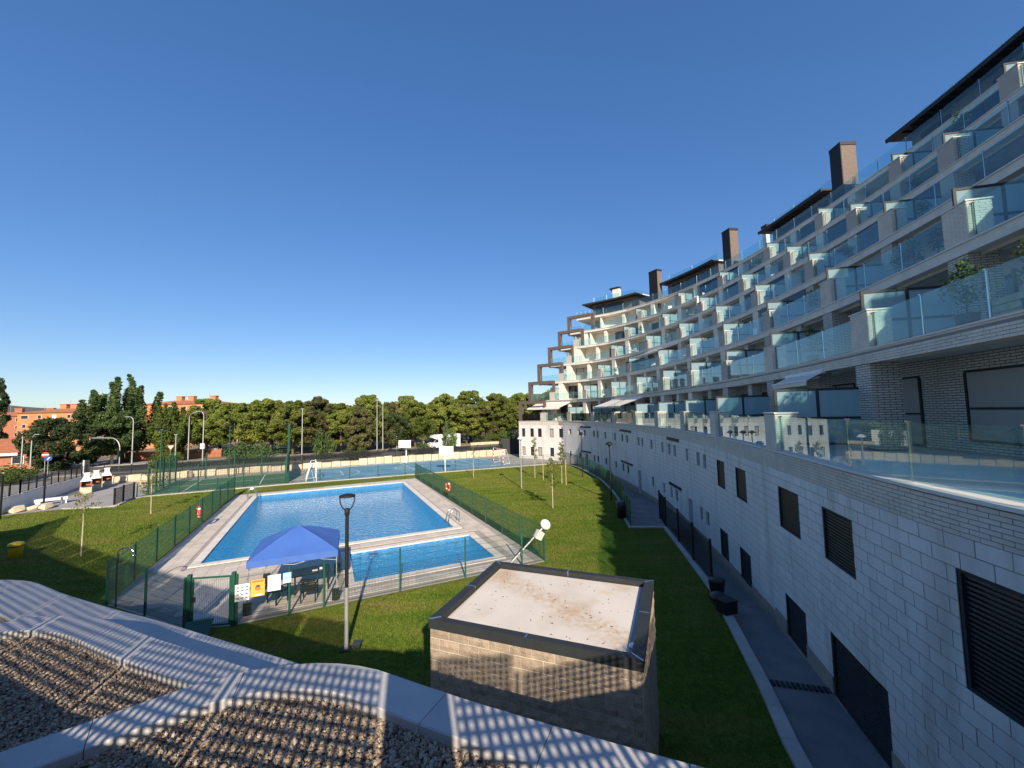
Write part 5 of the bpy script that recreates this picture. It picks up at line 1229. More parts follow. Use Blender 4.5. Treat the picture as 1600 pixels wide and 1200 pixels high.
goal(0, 0.4, 'white football goal at the left end of the blue court', 0.2, False); goal(1, 0.8, 'red and white football goal at the right end of the blue court', 22.9, True)
def hoop(p, rz, label, top):
    t = thing('basketball_hoop', label, 'basketball hoop', (p[0], p[1], 0), rz, 'basketball hoops')
    MB().box((0, 0, (top-0.5)/2), (0.13, 0.13, top-0.5)).build('pole', M['white'], t); MB().tube((0, 0, top-0.7), (0, -0.8, top-0.6), 0.05, 6).build('arm', M['white'], t)
    o = MB().box((0, -0.85, top-0.52), (1.75, 0.05, 1.05)).build('backboard', M['white'], t)
    f = MB()
    for x in (-0.27, 0.27): f.box((x, -0.878, top-0.6), (0.05, 0.008, 0.44))
    for z in (top-0.8, top-0.4): f.box((0, -0.878, z), (0.49, 0.008, 0.05))
    f.build('target_square', M['ink'], o)
    r = MB(); pts = [(0.22*math.cos(q), -1.12+0.22*math.sin(q), top-0.9) for q in np.linspace(0, 6.2832, 17)]; r.path(pts, 0.012, 5); r.build('ring', M['red'], t)
hoop((-15.6, 59.2), 0.0, 'white basketball hoop facing the camera on the far side of the blue court', 3.3); hoop((-8.3, 49.4), math.pi, 'white basketball hoop seen from behind at the near side of the blue court', 2.95)
# green cage court
CH = 3.0
fence('tall green mesh cage along the far side of the green court', [gp(0, 9.5), gp(11.2, 9.5)], CH, step=2.8, pr=0.05, pitch=0.1, r=0.006); fence('tall green mesh cage along the left end of the green court', [gp(0, 0), gp(0, 9.5)], CH, step=2.4, pr=0.06, pitch=0.1, r=0.006)
fence('tall green mesh cage along the near side of the green court', [gp(0, 0), gp(11.2, 0)], CH-0.4, step=3.7, pr=0.04, pitch=0.12, r=0.005)
t = thing('wind_screen', 'dark green windbreak mesh at the right end of the green court', 'fence', (*gp(11.3, 0), 0), math.atan2(CV[1], CV[0]))
for i in range(4):
    MB().box((1.2+i*2.4, 0, 1.55), (2.34, 0.02, 2.9)).build('mesh_sheet', M['greenmesh'], t); MB().box((i*2.4, 0, 1.55), (0.08, 0.08, 3.1)).build('post', M['greenmetal'], t)
MB().box((9.6, 0, 1.55), (0.08, 0.08, 3.1)).build('post', M['greenmetal'], t)
for i, (p, l) in enumerate(((gp(11.4, 0.3), 'tall green floodlight mast at the near right corner of the green court'), (gp(11.4, 5.5), 'tall green floodlight mast behind the windbreak mesh'), (gp(-0.1, 4.0), 'tall green floodlight mast at the left end of the green court'), (gp(5, 9.7), 'tall green floodlight mast on the far side of the green court'))):
    t = thing('floodlight_mast', l, 'floodlight', (p[0], p[1], 0), 0.5, 'floodlight masts'); MB().tube((0, 0, 0), (0, 0, 6.0), 0.07, 8, 0.05).build('mast', M['greenmetal'], t); MB().box((0, 0, 6.0), (0.7, 0.08, 0.08)).build('crossbar', M['greenmetal'], t)
    for sx in (-0.3, 0.3): MB().box((sx, -0.08, 6.06), (0.32, 0.18, 0.24), 0, rx=0.5).build('lamp', M['blackmetal'], t)
# limestone boundary wall, hedges and shade mesh on it
WL = [(-46.5, 46.0), (-38, 50.2), (-30.5, 53.6), (-22, 57.9), (-12.5, 61.6), (-5.5, 64.9), (-1.5, 66.9)]
lw = thing('boundary_wall', 'long low wall of cream limestone blocks behind the sports courts', 'wall', (*WL[2], 0))
for i in range(len(WL)-1):
    a, b = WL[i], WL[i+1]; n = round(math.dist(a, b)/1.15)
    for k in range(n):
        for r in range(1):
            p, q = lerp(a, b, (k+0.01)/n), lerp(a, b, (k+0.99)/n); h_ = (0.72 if i < 3 else 0.95)+random.uniform(-0.08, 0.08); m = MB()
            l_ = math.dist(p, q); ux, uy = (q[0]-p[0])/l_, (q[1]-p[1])/l_; V = []
            for zz, dd in ((0, 0.34), (h_*0.15, 0.40), (h_*0.85, 0.38), (h_, 0.28)):
                for (f, sg) in ((0.02, 1), (0.5, 1), (0.98, 1), (0.98, -1), (0.5, -1), (0.02, -1)):
                    j = random.uniform(-0.035, 0.035); V.append((p[0]+ux*l_*f+uy*sg*(dd+j), p[1]+uy*l_*f-ux*sg*(dd+j), zz+random.uniform(-0.02, 0.02)*(zz > 0)))
            F = [(r_*6+i_, r_*6+(i_+1) % 6, (r_+1)*6+(i_+1) % 6, (r_+1)*6+i_) for r_ in range(3) for i_ in range(6)]+[(18, 19, 20, 21, 22, 23)]
            o = m.add(V, F).build('stone_block', M['limestone'], lw); o.location = (-WL[2][0], -WL[2][1], 0)
o = MB().wall((-6.6, 65.1), (-2.1, 67.2), 0.3, 0, 2.2, -0.9).build('garden_wall', M['limestone']); tag(o, 'tall plain cream wall panel left of the dark passage by the crescent', 'wall')
o = MB().wall((-1.9, 67.3), (1.4, 67.9), 0.3, 0, 2.6, -0.9).build('dark_passage_sheet', M['anthracite']); tag(o, 'dark sheet standing for the shaded opening beside the crescent building', 'screen')  # flat dark sheet paints the shade of an open passage
mf = thing('mesh_screen_fence', 'grey shade-mesh fence standing behind the limestone wall', 'fence', (*WL[2], 0))
for i in range(len(WL)-1):
    a, b = WL[i], WL[i+1]; n = round(math.dist(a, b)/2.5)
    for k in range(n):
        p, q = lerp(a, b, k/n), lerp(a, b, (k+1)/n); o = MB().wall(p, q, 0.015, 0.6, 1.85, -0.55).build('mesh_sheet', M['meshdark'], mf); o.location = (-WL[2][0], -WL[2][1], 0)
        o = MB().box((p[0]-0.25, p[1]+0.5, 1.2), (0.05, 0.05, 1.5)).build('post', M['blackmetal'], mf); o.location = (-WL[2][0], -WL[2][1], 0)

# ================================================================ barbecue patio on the left
def bbq(p, label):
    t = thing('barbecue', label, 'barbecue', (p[0], p[1], 0), 0.75, 'brick barbecues on the patio')
    MB().box((0, 0, 0.35), (1.0, 0.75, 0.7)).build('base', M['limestone'], t)
    for sx in (-0.44, 0.44): MB().box((sx, 0.0, 0.98), (0.12, 0.75, 0.56)).build('side_wall', M['redbrick'], t)
    MB().box((0, 0.33, 0.98), (0.76, 0.09, 0.56)).build('back_wall', M['redbrick'], t); MB().box((0, -0.1, 0.74), (0.76, 0.9, 0.05)).build('grill_shelf', M['anthracite'], t)
    h = MB(); V = [(-0.5, -0.38, 1.26), (0.5, -0.38, 1.26), (0.5, 0.38, 1.26), (-0.5, 0.38, 1.26), (-0.22, -0.1, 1.72), (0.22, -0.1, 1.72), (0.22, 0.3, 1.72), (-0.22, 0.3, 1.72)]
    h.add(V, [(0, 1, 5, 4), (1, 2, 6, 5), (2, 3, 7, 6), (3, 0, 4, 7)]); h.build('hood', M['white'], t)
    MB().box((0, 0.1, 1.88), (0.46, 0.42, 0.32)).build('chimney', M['white'], t); MB().box((0, 0.1, 2.1), (0.58, 0.54, 0.07)).build('chimney_cap', M['white'], t)
    t.scale = (0.82, 0.82, 0.92)
bbq((-42.1, 40.2), 'brick barbecue with white chimney, nearest of three on the patio'); bbq((-43.0, 42.0), 'brick barbecue with white chimney, middle of three on the patio'); bbq((-43.9, 44.0), 'brick barbecue with white chimney, farthest of three on the patio')
sw_ = thing('stepped_wall', 'low white wall stepping up along the left boundary', 'wall', (-39.9, 31.5, 0))
SWL = [((-39.0, 30.2), (-40.6, 33.6), 1.15), ((-40.6, 33.6), (-42.6, 37.0), 1.2), ((-42.6, 37.0), (-44.2, 39.6), 1.1), ((-44.2, 39.6), (-45.8, 42.2), 1.0), ((-45.8, 42.2), (-48.2, 46), 0.95)]
for i, (a, b, h_) in enumerate(SWL):
    o = MB().wall(a, b, 0.25, 0, h_).build('wall_section', M['white'], sw_); o.location = (39.9, -31.5, 0); o = MB().wall(a, b, 0.34, h_+0.002, h_+0.07).build('wall_cap', M['stonecap'], sw_); o.location = (39.9, -31.5, 0)
bf = thing('railing_fence', 'black vertical-bar fence on top of the stepped white wall', 'fence', (-39.9, 31.5, 0)); bf_p = []
for a, b, h_ in SWL:
    n = max(2, round(math.dist(a, b)/1.3)); m = MB()
    for k in range(n+1): p = lerp(a, b, k/n); o = MB().box((p[0], p[1], h_+0.6), (0.07, 0.07, 1.2)).build('post', M['blackmetal'], bf); o.location = (39.9, -31.5, 0)
    nb_ = round(math.dist(a, b)/0.14)
    for k in range(nb_): p = lerp(a, b, k/nb_); m.box((p[0], p[1], h_+0.6), (0.014, 0.014, 1.05))
    for zz in (0.12, 1.12): m.wall(a, b, 0.03, h_+zz, h_+zz+0.03)
    o = m.build('bar_panel', M['blackmetal'], bf); o.location = (39.9, -31.5, 0)
t = thing('stone_bench', 'white rounded stone bench on the patio by the stepped wall', 'bench', (-39.6, 35.0, 0), 0.9)
MB().box((0, 0, 0.45), (1.9, 0.5, 0.2)).build('seat', M['white'], t)
for sx in (-0.75, 0.75): MB().box((sx, 0, 0.17), (0.3, 0.45, 0.35)).build('support', M['white'], t)
for i in range(6):
    p = (-38.9+0.5*i*0.7-1.2, 31.8+0.35*i); r = 0.35+0.12*(i % 3); t = thing('boulder', 'cream boulder in the planted edge by the stepped wall, number %s from the left' % ['first', 'second', 'third', 'fourth', 'fifth', 'sixth'][i], 'boulder', (p[0], p[1], 0), i*1.1, 'boulders edging the patio')
    V = ICO*np.array([r*1.3, r, r*0.55])*(1+rng.uniform(-0.15, 0.15, (12, 1)))+np.array([0, 0, r*0.3]); MB().add([tuple(q) for q in V], [tuple(f) for f in ICF]).build('stone', M['limestone'], t)
for i, (p, h_) in enumerate((((-37.6, 30.0), 3.2), ((-38.6, 33.6), 3.0))):
    o = MB().box((0, 0, h_/2), (0.09, 0.09, h_)).build('dark_post', M['blackmetal'], None, (p[0], p[1], 0)); tag(o, ['slim dark post at the left picture edge by the stepped wall', 'slim dark post in front of the stepped white wall'][i], 'post')
fence('short dark fence posts at the patio step', [(-33.2, 34.0), (-34.0, 35.6), (-34.4, 37.0)], 1.4, 'blackmetal', 0.05)
for i, p in enumerate(((-38.0, 42.6), (-40.3, 46.3))):
    t = thing('picnic_table', ['timber picnic table on the patio nearest the green cage', 'timber picnic table on the patio behind the barbecues'][i], 'table', (p[0], p[1], 0), 0.5, 'picnic tables')
    MB().box((0, 0, 0.73), (1.8, 0.75, 0.06)).build('table_top', M['stake'], t)
    for sy in (-0.7, 0.7): MB().box((0, sy, 0.43), (1.8, 0.28, 0.05)).build('seat', M['stake'], t)
    for sx in (-0.65, 0.65): MB().box((sx, 0, 0.36), (0.08, 1.3, 0.08)).build('cross_brace', M['stake'], t); MB().box((sx, 0.3, 0.35), (0.08, 0.08, 0.7)).build('leg', M['stake'], t); MB().box((sx, -0.3, 0.35), (0.08, 0.08, 0.7)).build('leg', M['stake'], t)

# ================================================================ trees
def crown_pine(seed, h=10.0, w=3.6, base=0.28, mat='pine', n=230, lsz=0.34):
    r_ = random.Random(seed); C = []; R = []
    for i in range(84):
        f = r_.random()**0.8; z = h*(base+(1-base)*f*0.96); rr = w*(0.35+0.85*math.sin(math.pi*min(1, 0.18+0.78*f)))*math.sqrt(r_.uniform(0.15, 1)); a = r_.uniform(0, 6.283)
        C.append((rr*math.cos(a)*0.9, rr*math.sin(a)*0.9, z)); R.append(r_.uniform(0.5, 1.0)*(1.1-0.4*f))
    for i in range(8): C.append((r_.uniform(-1, 1)*w*0.3, r_.uniform(-1, 1)*w*0.3, h*r_.uniform(0.9, 1.02))); R.append(r_.uniform(0.4, 0.7))
    return leafcloud(C, R, n, lsz, 'crown', M[mat], 0.15)
def crown_poplar(seed, h=14.0, w=4.0, mat='poplar', n=90, lsz=0.34, nb=17):
    r_ = random.Random(seed); C = []; R = []
    for b in range(nb):
        a = b*2.4+r_.uniform(-.4, .4); ro = w*math.sqrt((b+0.3)/nb); top = h*(1-0.40*(ro/w)**1.6)*r_.uniform(0.86, 1.03)
        z = h*0.14+r_.uniform(0, 1.5); wob = r_.uniform(0, 6)
        while z < top:
            f = (z-h*0.12)/(top-h*0.12); q = ro*(0.35+0.65*min(1, f*1.7)); C.append((q*math.cos(a)+0.2*math.sin(z+wob), q*math.sin(a)+0.2*math.cos(z*1.3+wob), z)); R.append((0.16+0.72*max(0.0, 1-f)**0.55)*r_.uniform(0.8, 1.1)); z += 0.5
    return leafcloud(C, R, n, lsz, 'crown', M[mat], -0.4)
def crown_round(seed, h=7.0, w=3.5, base=0.1, mat='pinedark', n=110, lsz=0.42, k=70):
    r_ = random.Random(seed); C = []; R = []
    for i in range(k):
        th = r_.uniform(0, 6.283); u = r_.uniform(-1, 1); q = r_.uniform(0.5, 1)**0.5
        C.append((w*q*math.sqrt(1-u*u)*math.cos(th)*r_.uniform(0.8, 1.08), w*q*math.sqrt(1-u*u)*math.sin(th), h*(base+(1-base)*(0.5+0.5*u*q)))); R.append(r_.uniform(0.5, 1.0))
    return leafcloud(C, R, n, lsz, 'crown', M[mat], 0.1)
def trunk_mesh(h, r, mat, seed=0, limbs=6, fork=0.45):
    r_ = random.Random(seed); m = MB(); z = 0; p = Vector((0, 0, -0.1))
    for i in range(5):
        q = Vector((r_.uniform(-.12, .12), r_.uniform(-.12, .12), h*(i+1)/5)); m.tube(p, q, r*(1-0.17*i), 8, r*(1-0.17*(i+1)), caps=False); p = q
    for i in range(limbs):
        zz = h*r_.uniform(fork, 0.95); a = r_.uniform(0, 6.28); l = h*r_.uniform(0.2, 0.35); m.tube((0, 0, zz), (l*math.cos(a), l*math.sin(a), zz+l*0.6), r*0.4, 6, r*0.12)
    return m.mesh('trunk', M[mat])
PINES = [(crown_pine(11, 10, 3.6), trunk_mesh(8, 0.22, 'bark', 1)), (crown_pine(12, 11, 3.2, 0.22), trunk_mesh(9, 0.24, 'bark', 2)), (crown_pine(13, 9, 3.9, 0.3), trunk_mesh(7, 0.2, 'bark', 3)), (crown_pine(14, 10.5, 3.0, 0.12, 'brownneedle'), trunk_mesh(8, 0.2, 'bark', 4)), (crown_pine(15, 10, 3.3, 0.2, 'pine'), trunk_mesh(8, 0.22, 'bark', 5))]
def tree(mesh, p, rz, sc, label, group, name='pine_tree', z=0.0):
    t = thing(name, label, 'tree', (p[0], p[1], z), rz, group); t.scale = (sc[0], sc[0], sc[1]); inst('crown', mesh[0], t); inst('trunk', mesh[1], t); return t
ORD = ['first', 'second', 'third', 'fourth', 'fifth', 'sixth', 'seventh', 'eighth', 'ninth', 'tenth', 'eleventh', 'twelfth', 'thirteenth', 'fourteenth', 'fifteenth', 'sixteenth', 'seventeenth', 'eighteenth', 'nineteenth', 'twentieth']
row1 = [(-56, 74, 1, 1.0), (-50.5, 73.5, 0, 1.0), (-45.5, 76, 2, 1.15), (-41, 75.5, 4, 1.0), (-37.5, 78, 3, 1.15), (-33.2, 78.5, 4, 0.95), (-29.5, 82, 0, 1.1), (-25.2, 83.0, 3, 0.95), (-21, 87, 1, 1.0), (-15.5, 91, 0, 1.1), (-10.8, 94, 2, 1.15), (-6.5, 96, 3, 1.0), (-2.5, 98.5, 1, 1.1), (2.5, 101, 0, 1.15), (8, 104, 2, 1.2)]
for i, (x, y, v, s_) in enumerate(row1): tree(PINES[v], (x, y), i*1.7, (1.12*s_, 0.9*s_*random.uniform(0.78, 1.14)), 'pine in the front row behind the road, %s from the left' % ORD[i], 'pines behind the road')
row2 = [(-62, 86, 0, 1.1), (-54, 87, 2, 1.2), (-47, 90, 1, 1.15), (-40, 92, 0, 1.2), (-33, 95, 2, 1.2), (-26, 98, 1, 1.15), (-18, 101, 4, 1.25), (-11, 105, 1, 1.3), (-4, 108, 0, 1.3), (3, 111, 2, 1.35), (11, 114, 1, 1.3), (19, 116, 0, 1.3), (-71, 92, 1, 1.0)]
for i, (x, y, v, s_) in enumerate(row2): tree(PINES[v], (x, y), i*2.1+1, (1.15*s_, 0.88*s_*random.uniform(0.85, 1.12)), 'pine crown in the second row of the wood, %s from the left' % ORD[i], 'pines behind the road')
# far wood as one mass
C = []; R = []
for i in range(420):
    x = rng.uniform(-80, 75); y = 140+0.35*x+rng.uniform(-14, 40); hh = rng.uniform(5, 9.5); 
    for q in range(3): C.append((x+rng.uniform(-2, 2), y+rng.uniform(-2, 2), hh*(0.45+0.27*q))); R.append(rng.uniform(1.3, 2.4)*(1.1-0.2*q))
o = inst('distant_wood', leafcloud(C, R, 46, 0.95, 'distant_wood', M['pine'])); tag(o, 'distant wood of pines closing the view behind the road', 'wood', kind='stuff')
POP = (crown_poplar(21), trunk_mesh(6, 0.35, 'bark', 7, 3)); tree(POP, (-66.8, 69.3), 0.4, (1.55, 1.1), 'tall dark poplar rising above the orange houses', None, 'poplar_tree')
POP2 = (crown_poplar(22, 11, 1.4, 'poplar', 80, 0.36, 6), trunk_mesh(5, 0.25, 'bark', 8, 3))
for i, (x, y, s_) in enumerate(((-60, 93, 1.05), (-56.0, 94, 1.12), (-51.5, 95, 1.05), (-45.5, 97, 1.15), (-43, 98, 1.05))): tree(POP2, (x, y), i, (1.0, s_), 'slim poplar top behind the pines, %s from the left' % ORD[i], 'slim poplars', 'poplar_tree')
RND = (crown_round(31, 8.2, 4.5, 0.03, 'pinedark', 200, 0.36, 110), trunk_mesh(3, 0.3, 'bark', 9, 2)); tree(RND, (-66.3, 60.2), 0.3, (1.0, 0.98), 'broad dark cedar-like tree left of the traffic signal', None, 'cedar_tree')
BRD = (crown_round(32, 8.3, 3.8, 0.22, 'poplar', 190, 0.34, 80), trunk_mesh(4, 0.22, 'palebark', 10, 4)); tree(BRD, (-64.0, 64.8), 0.3, (1.05, 1.0), 'rounded mid-green tree under the tall poplar', None, 'broadleaf_tree')
PLN = (crown_poplar(33, 9.5, 2.7, 'broad', 80, 0.36, 14), trunk_mesh(4.2, 0.2, 'palebark', 12, 5, 0.4)); tree(PLN, (-57.0, 67.6), 0.9, (1.15, 1.12), 'bright green plane tree with pale forked trunk behind the yield sign', None, 'plane_tree')
CON = (crown_pine(41, 13, 2.6, 0.15, 'pinedark'), trunk_mesh(10, 0.25, 'bark', 13)); tree(CON, (-81.0, 63.0), 0.4, (0.6, 1.05), 'dark conifer cut by the left picture edge', None, 'conifer_tree')
YEL = (crown_round(51, 6.0, 2.6, 0.3, 'broad', 60, 0.35, 30), trunk_mesh(3, 0.16, 'palebark', 14, 4)); tree(YEL, (-18.6, 84.5), 0.4, (1.05, 1.0), 'yellow-green spreading tree left of the motorhome', None, 'broadleaf_tree')
DKB = (crown_round(52, 7.5, 2.6, 0.15, 'pinedark', 70, 0.38, 36), trunk_mesh(3, 0.16, 'palebark', 15, 3)); tree(DKB, (-23.2, 80.6), 0.4, (1.0, 1.0), 'dark green bushy tree beside the slim street-lamp pair', None, 'broadleaf_tree')
SPR = (crown_pine(61, 8.5, 2.2, 0.08, 'brownneedle'), trunk_mesh(6, 0.16, 'bark', 16)); tree(SPR, (-29.2, 77.6), 0.2, (1.0, 1.0), 'greyish fir-shaped tree left of the slim lamp pair', None, 'fir_tree')
BSH = (crown_round(71, 2.6, 2.0, 0.0, 'broad', 60, 0.28, 26), trunk_mesh(0.8, 0.08, 'bark', 17, 2))
BSD = (crown_round(72, 2.2, 1.6, 0.0, 'poplar', 60, 0.26, 22), trunk_mesh(0.8, 0.08, 'bark', 18, 2))
for p, s_, l, m_ in (((-60.8, 48.6), (1.35, 0.75), 'large clipped green shrub at the left edge beyond the black fence', BSH), ((-57.5, 46.6), (0.9, 0.6), 'smaller green shrub beyond the black fence', BSH), ((-50.5, 59.2), (0.9, 0.9), 'yellowish shrub at the kerb near the yield sign', BSH), ((-12.3, 78.6), (0.75, 2.1), 'tall clipped hedge bush standing in front of the motorhome', BSD), ((-30.5, 65.5), (0.9, 2.0), 'upright cypress-like bush beside the road on the left', BSD), ((-24.2, 63.0), (1.0, 0.8), 'round bush behind the limestone wall left of the silver car', BSH), ((-15.2, 70.2), (1.0, 0.9), 'dark round bush behind the far basketball hoop', BSD), ((-6.0, 82), (1.0, 0.8), 'low round bush right of the motorhome', BSH), ((-2.5, 88), (1.5, 1.2), 'wide low bush at the edge of the wood near the crescent', BSH), ((-39.5, 64.5), (1.3, 1.2), 'dark shrub among the pines by the verge', BSD), ((-43.5, 65.0), (1.3, 1.3), 'green shrub clump under the front pines', BSD)):
    tree(m_, p, s_[0]*3, s_, l, None, 'shrub')

# ================================================================ street lamps, signs, signals
def street_lamp(p, h, label, arm=1.2, rz=0.0, curved=True):
    t = thing('street_lamp', label, 'street lamp', (p[0], p[1], 0), rz, 'street lamps along the road')
    MB().tube((0, 0, 0), (0, 0, h-0.8), 0.11, 8, 0.065).build('pole', M['greypole'], t)
    if curved: MB().path([(arm*(1-math.cos(q))*0.6, 0, h-0.8+0.8*math.sin(q)) for q in np.linspace(0, 1.5, 7)], 0.05, 6).build('arm', M['greypole'], t); MB().box((arm*0.75, 0, h-0.02), (0.6, 0.22, 0.10)).build('lamp_head', M['greypole'], t)
    else: MB().box((0, 0, h-0.7), (0.5, 0.2, 0.12)).build('lamp_head', M['greypole'], t)
street_lamp((-57.5, 61.3), 7.6, 'curved street lamp in front of the tall poplar', 1.2, 3.14); street_lamp((-50.8, 63.5), 8.0, 'curved street lamp right of the plane tree', 1.2, 0); street_lamp((-47, 61.5), 8.2, 'curved street lamp with a white box on its pole', 1.2, 3.14)
o = MB().box((0, 0, 0), (0.62, 0.12, 0.8)).build('pole_box', M['white'], None, (-47, 61.38, 2.9)); tag(o, 'white square sign box on the pole of a curved street lamp', 'sign')
street_lamp((-34.8, 66.9), 9.0, 'straight slim lamp mast in front of the brownish pine', 0.4, 0, False); street_lamp((-25.9, 77.2), 10.6, 'left of two slim straight lamp masts side by side', 0.4, 0, False); street_lamp((-24.6, 76.6), 9.8, 'right of two slim straight lamp masts side by side', 0.4, 0, False)
street_lamp((-67.5, 55.8), 5.8, 'curved street lamp at the left beside the low tiled house', 1.0, 3.14); street_lamp((-66.0, 55.6), 5.4, 'shorter curved lamp right beside the low tiled house', 1.0, 0); street_lamp((-51.8, 62.3), 5.4, 'short straight white pole near the plane tree', 0.3, 0, False)
def signal(p, label, dirn):
    t = thing('traffic_signal', label, 'traffic signal', (p[0], p[1], 0), 0, 'arched traffic signals')
    MB().path([(0, 0, 0), (0, 0, 3.0)]+[(dirn*1.3*(1-math.cos(q)), 0, 3.0+1.6*math.sin(q)) for q in np.linspace(0.2, 1.57, 8)]+[(dirn*4.2, 0, 4.65)], 0.07, 8).build('arched_pole', M['greypole'], t)
    o = MB().box((dirn*4.2, 0, 4.5), (0.3, 0.25, 0.9)).build('signal_head', M['blackmetal'], t); MB().box((0, -0.12, 2.4), (0.26, 0.22, 0.8)).build('side_signal', M['blackmetal'], t)
    for i, c in enumerate(('red', 'yellow', 'greenmetal')): MB().lathe([(0, 0.01), (0.09, 0.0)], n=10).build('lens', M[c], o).matrix_local = Matrix.Translation((dirn*4.2, -0.13, 4.8-0.28*i))@Matrix.Rotation(math.pi/2, 4, 'X')
signal((-65.8, 61.0), 'arched traffic signal pole bending right in front of the dark cedar', 1); signal((-55.6, 57.4), 'arched traffic signal pole bending left above the barbecues', -1)
def sign(p, label, kind, h):
    t = thing('road_sign', label, 'road sign', (p[0], p[1], 0), 0.75, 'road signs')
    MB().tube((0, 0, 0), (0, 0, h), 0.04, 6).build('post', M['greypole'], t)
    if kind == 'yield':
        m = MB(); m.add([(-0.5, -0.05, h+0.1), (0.5, -0.05, h+0.1), (0, -0.05, h-0.75), (-0.5, -0.02, h+0.1), (0.5, -0.02, h+0.1), (0, -0.02, h-0.75)], [(0, 2, 1), (3, 4, 5), (0, 1, 4, 3), (1, 2, 5, 4), (2, 0, 3, 5)]); m.build('sign_face', M['red'], t)
        m = MB(); m.add([(-0.34, -0.056, h+0.0), (0.34, -0.056, h+0.0), (0, -0.056, h-0.56)], [(0, 2, 1)]); m.build('white_field', M['white'], t)
    else:
        c = MB(); n = 24; V = [(0.36*math.cos(6.2832*i/n), y, h-0.3+0.36*math.sin(6.2832*i/n)) for y in (-0.05, -0.03) for i in range(n)]
        c.add(V, [tuple(range(n-1, -1, -1)), tuple(range(n, 2*n))]+[(i, (i+1) % n, n+(i+1) % n, n+i) for i in range(n)]); c.build('sign_face', M['red' if kind == 'noentry' else 'bluesign'], t)
        if kind == 'noentry': MB().box((0, -0.056, h-0.3), (0.6, 0.008, 0.15)).build('white_bar', M['white'], t)
        else: MB().box((0.02, -0.056, h-0.3), (0.12, 0.008, 0.4), 0, 0, 0.6).build('white_arrow', M['white'], t)
sign((-63.8, 55.4), 'red no-entry sign with white bar beside the low tiled house', 'noentry', 2.9); sign((-62.0, 54.2), 'round blue direction sign just right of the no-entry sign', 'blue', 2.5); sign((-54.0, 64.0), 'red-edged yield sign in front of the plane tree trunk', 'yield', 2.9)
t = thing('info_panel', 'upright black and white roadside panel behind the nearest barbecue', 'panel', (-57.2, 54.6, 0), 0.7); MB().box((0, 0, 1.0), (0.5, 0.2, 1.7)).build('body', M['blackmetal'], t); MB().box((-0.32, 0, 1.0), (0.13, 0.21, 1.7)).build('white_edge', M['white'], t)
# ================================================================ vehicles
def wheel(t, x, y, r):
    for s in (1,):
        m = MB().tube((x, y-0.11, r), (x, y+0.11, r), r, 16); o = m.build('wheel', M['tyre'], t); MB().tube((x, y-0.118, r), (x, y+0.118, r), r*0.6, 14).build('rim', M['silver'], o)
def extr(prof, w, name, mat, t, inset=0.0):
    m = MB(); n = len(prof); V = [(x, -w/2, z) for x, z in prof]+[(x, w/2, z) for x, z in prof]
    m.add(V, [tuple(range(n)), tuple(range(2*n-1, n-1, -1))]+[(i, i+n, (i+1) % n+n, (i+1) % n) for i in range(n)]); return m.build(name, M[mat], t)
mh = thing('motorhome', 'white motorhome parked by the road behind the courts', 'motorhome', (-14.0, 81.3, 0.02), 0.50)
extr([(-3.1, 0.35), (3.2, 0.35), (3.2, 2.9), (-1.4, 2.85), (-2.35, 2.62), (-2.5, 2.3), (-1.75, 2.05), (-2.35, 1.35), (-3.05, 1.15), (-3.15, 0.7)], 2.2, 'body', 'white', mh)
for y in (-1.11, 1.11): MB().add([(-2.3, y, 1.36), (-1.35, y, 1.36), (-1.35, y, 2.0), (-1.8, y, 2.0)], [(0, 1, 2, 3)] if y < 0 else [(3, 2, 1, 0)]).build('cab_window', M['winglass'], mh)
MB().add([(-2.36, -0.95, 1.4), (-2.36, 0.95, 1.4), (-1.80, 0.95, 2.03), (-1.80, -0.95, 2.03)], [(0, 1, 2, 3)]).build('windscreen', M['winglass'], mh)
for x in (-0.3, 2.0): MB().box((x, -1.108, 1.95), (0.8, 0.02, 0.5)).build('side_window', M['winglass'], mh)
MB().box((0.9, -1.108, 1.2), (0.6, 0.016, 1.55)).build('door', M['cream'], mh); MB().box((0.4, -1.106, 1.0), (4.6, 0.01, 0.06)).build('stripe', M['slat'], mh); MB().box((-3.12, 0, 0.5), (0.14, 2.1, 0.3)).build('bumper', M['slat'], mh)
for y in (-0.8, 0.8): MB().box((-3.1, y, 0.95), (0.08, 0.35, 0.2)).build('headlight', M['lampglass'], mh)
for x in (-2.2, 1.9):
    for y in (-1.0, 1.0): wheel(mh, x, y, 0.34)
car = thing('parked_car', 'silver car parked behind the limestone wall', 'car', (-19.6, 66.9, 0.02), 0.45)
extr([(-2.15, 0.3), (2.15, 0.3), (2.2, 0.75), (2.0, 0.95), (1.25, 1.0), (-1.2, 1.0), (-2.1, 0.85), (-2.2, 0.6)], 1.75, 'body', 'silver', car); extr([(-1.3, 1.0), (1.75, 1.0), (1.1, 1.42), (0.2, 1.5), (-0.5, 1.45)], 1.5, 'cabin', 'winglass', car); extr([(-0.55, 1.44), (1.1, 1.41), (0.2, 1.52)], 1.52, 'roof', 'silver', car)
for y in (-0.77, 0.77): MB().box((0.2, y, 1.22), (0.08, 0.03, 0.45)).build('door_pillar', M['silver'], car)
for x in (-1.35, 1.35):
    for y in (-0.8, 0.8): wheel(car, x, y, 0.31)
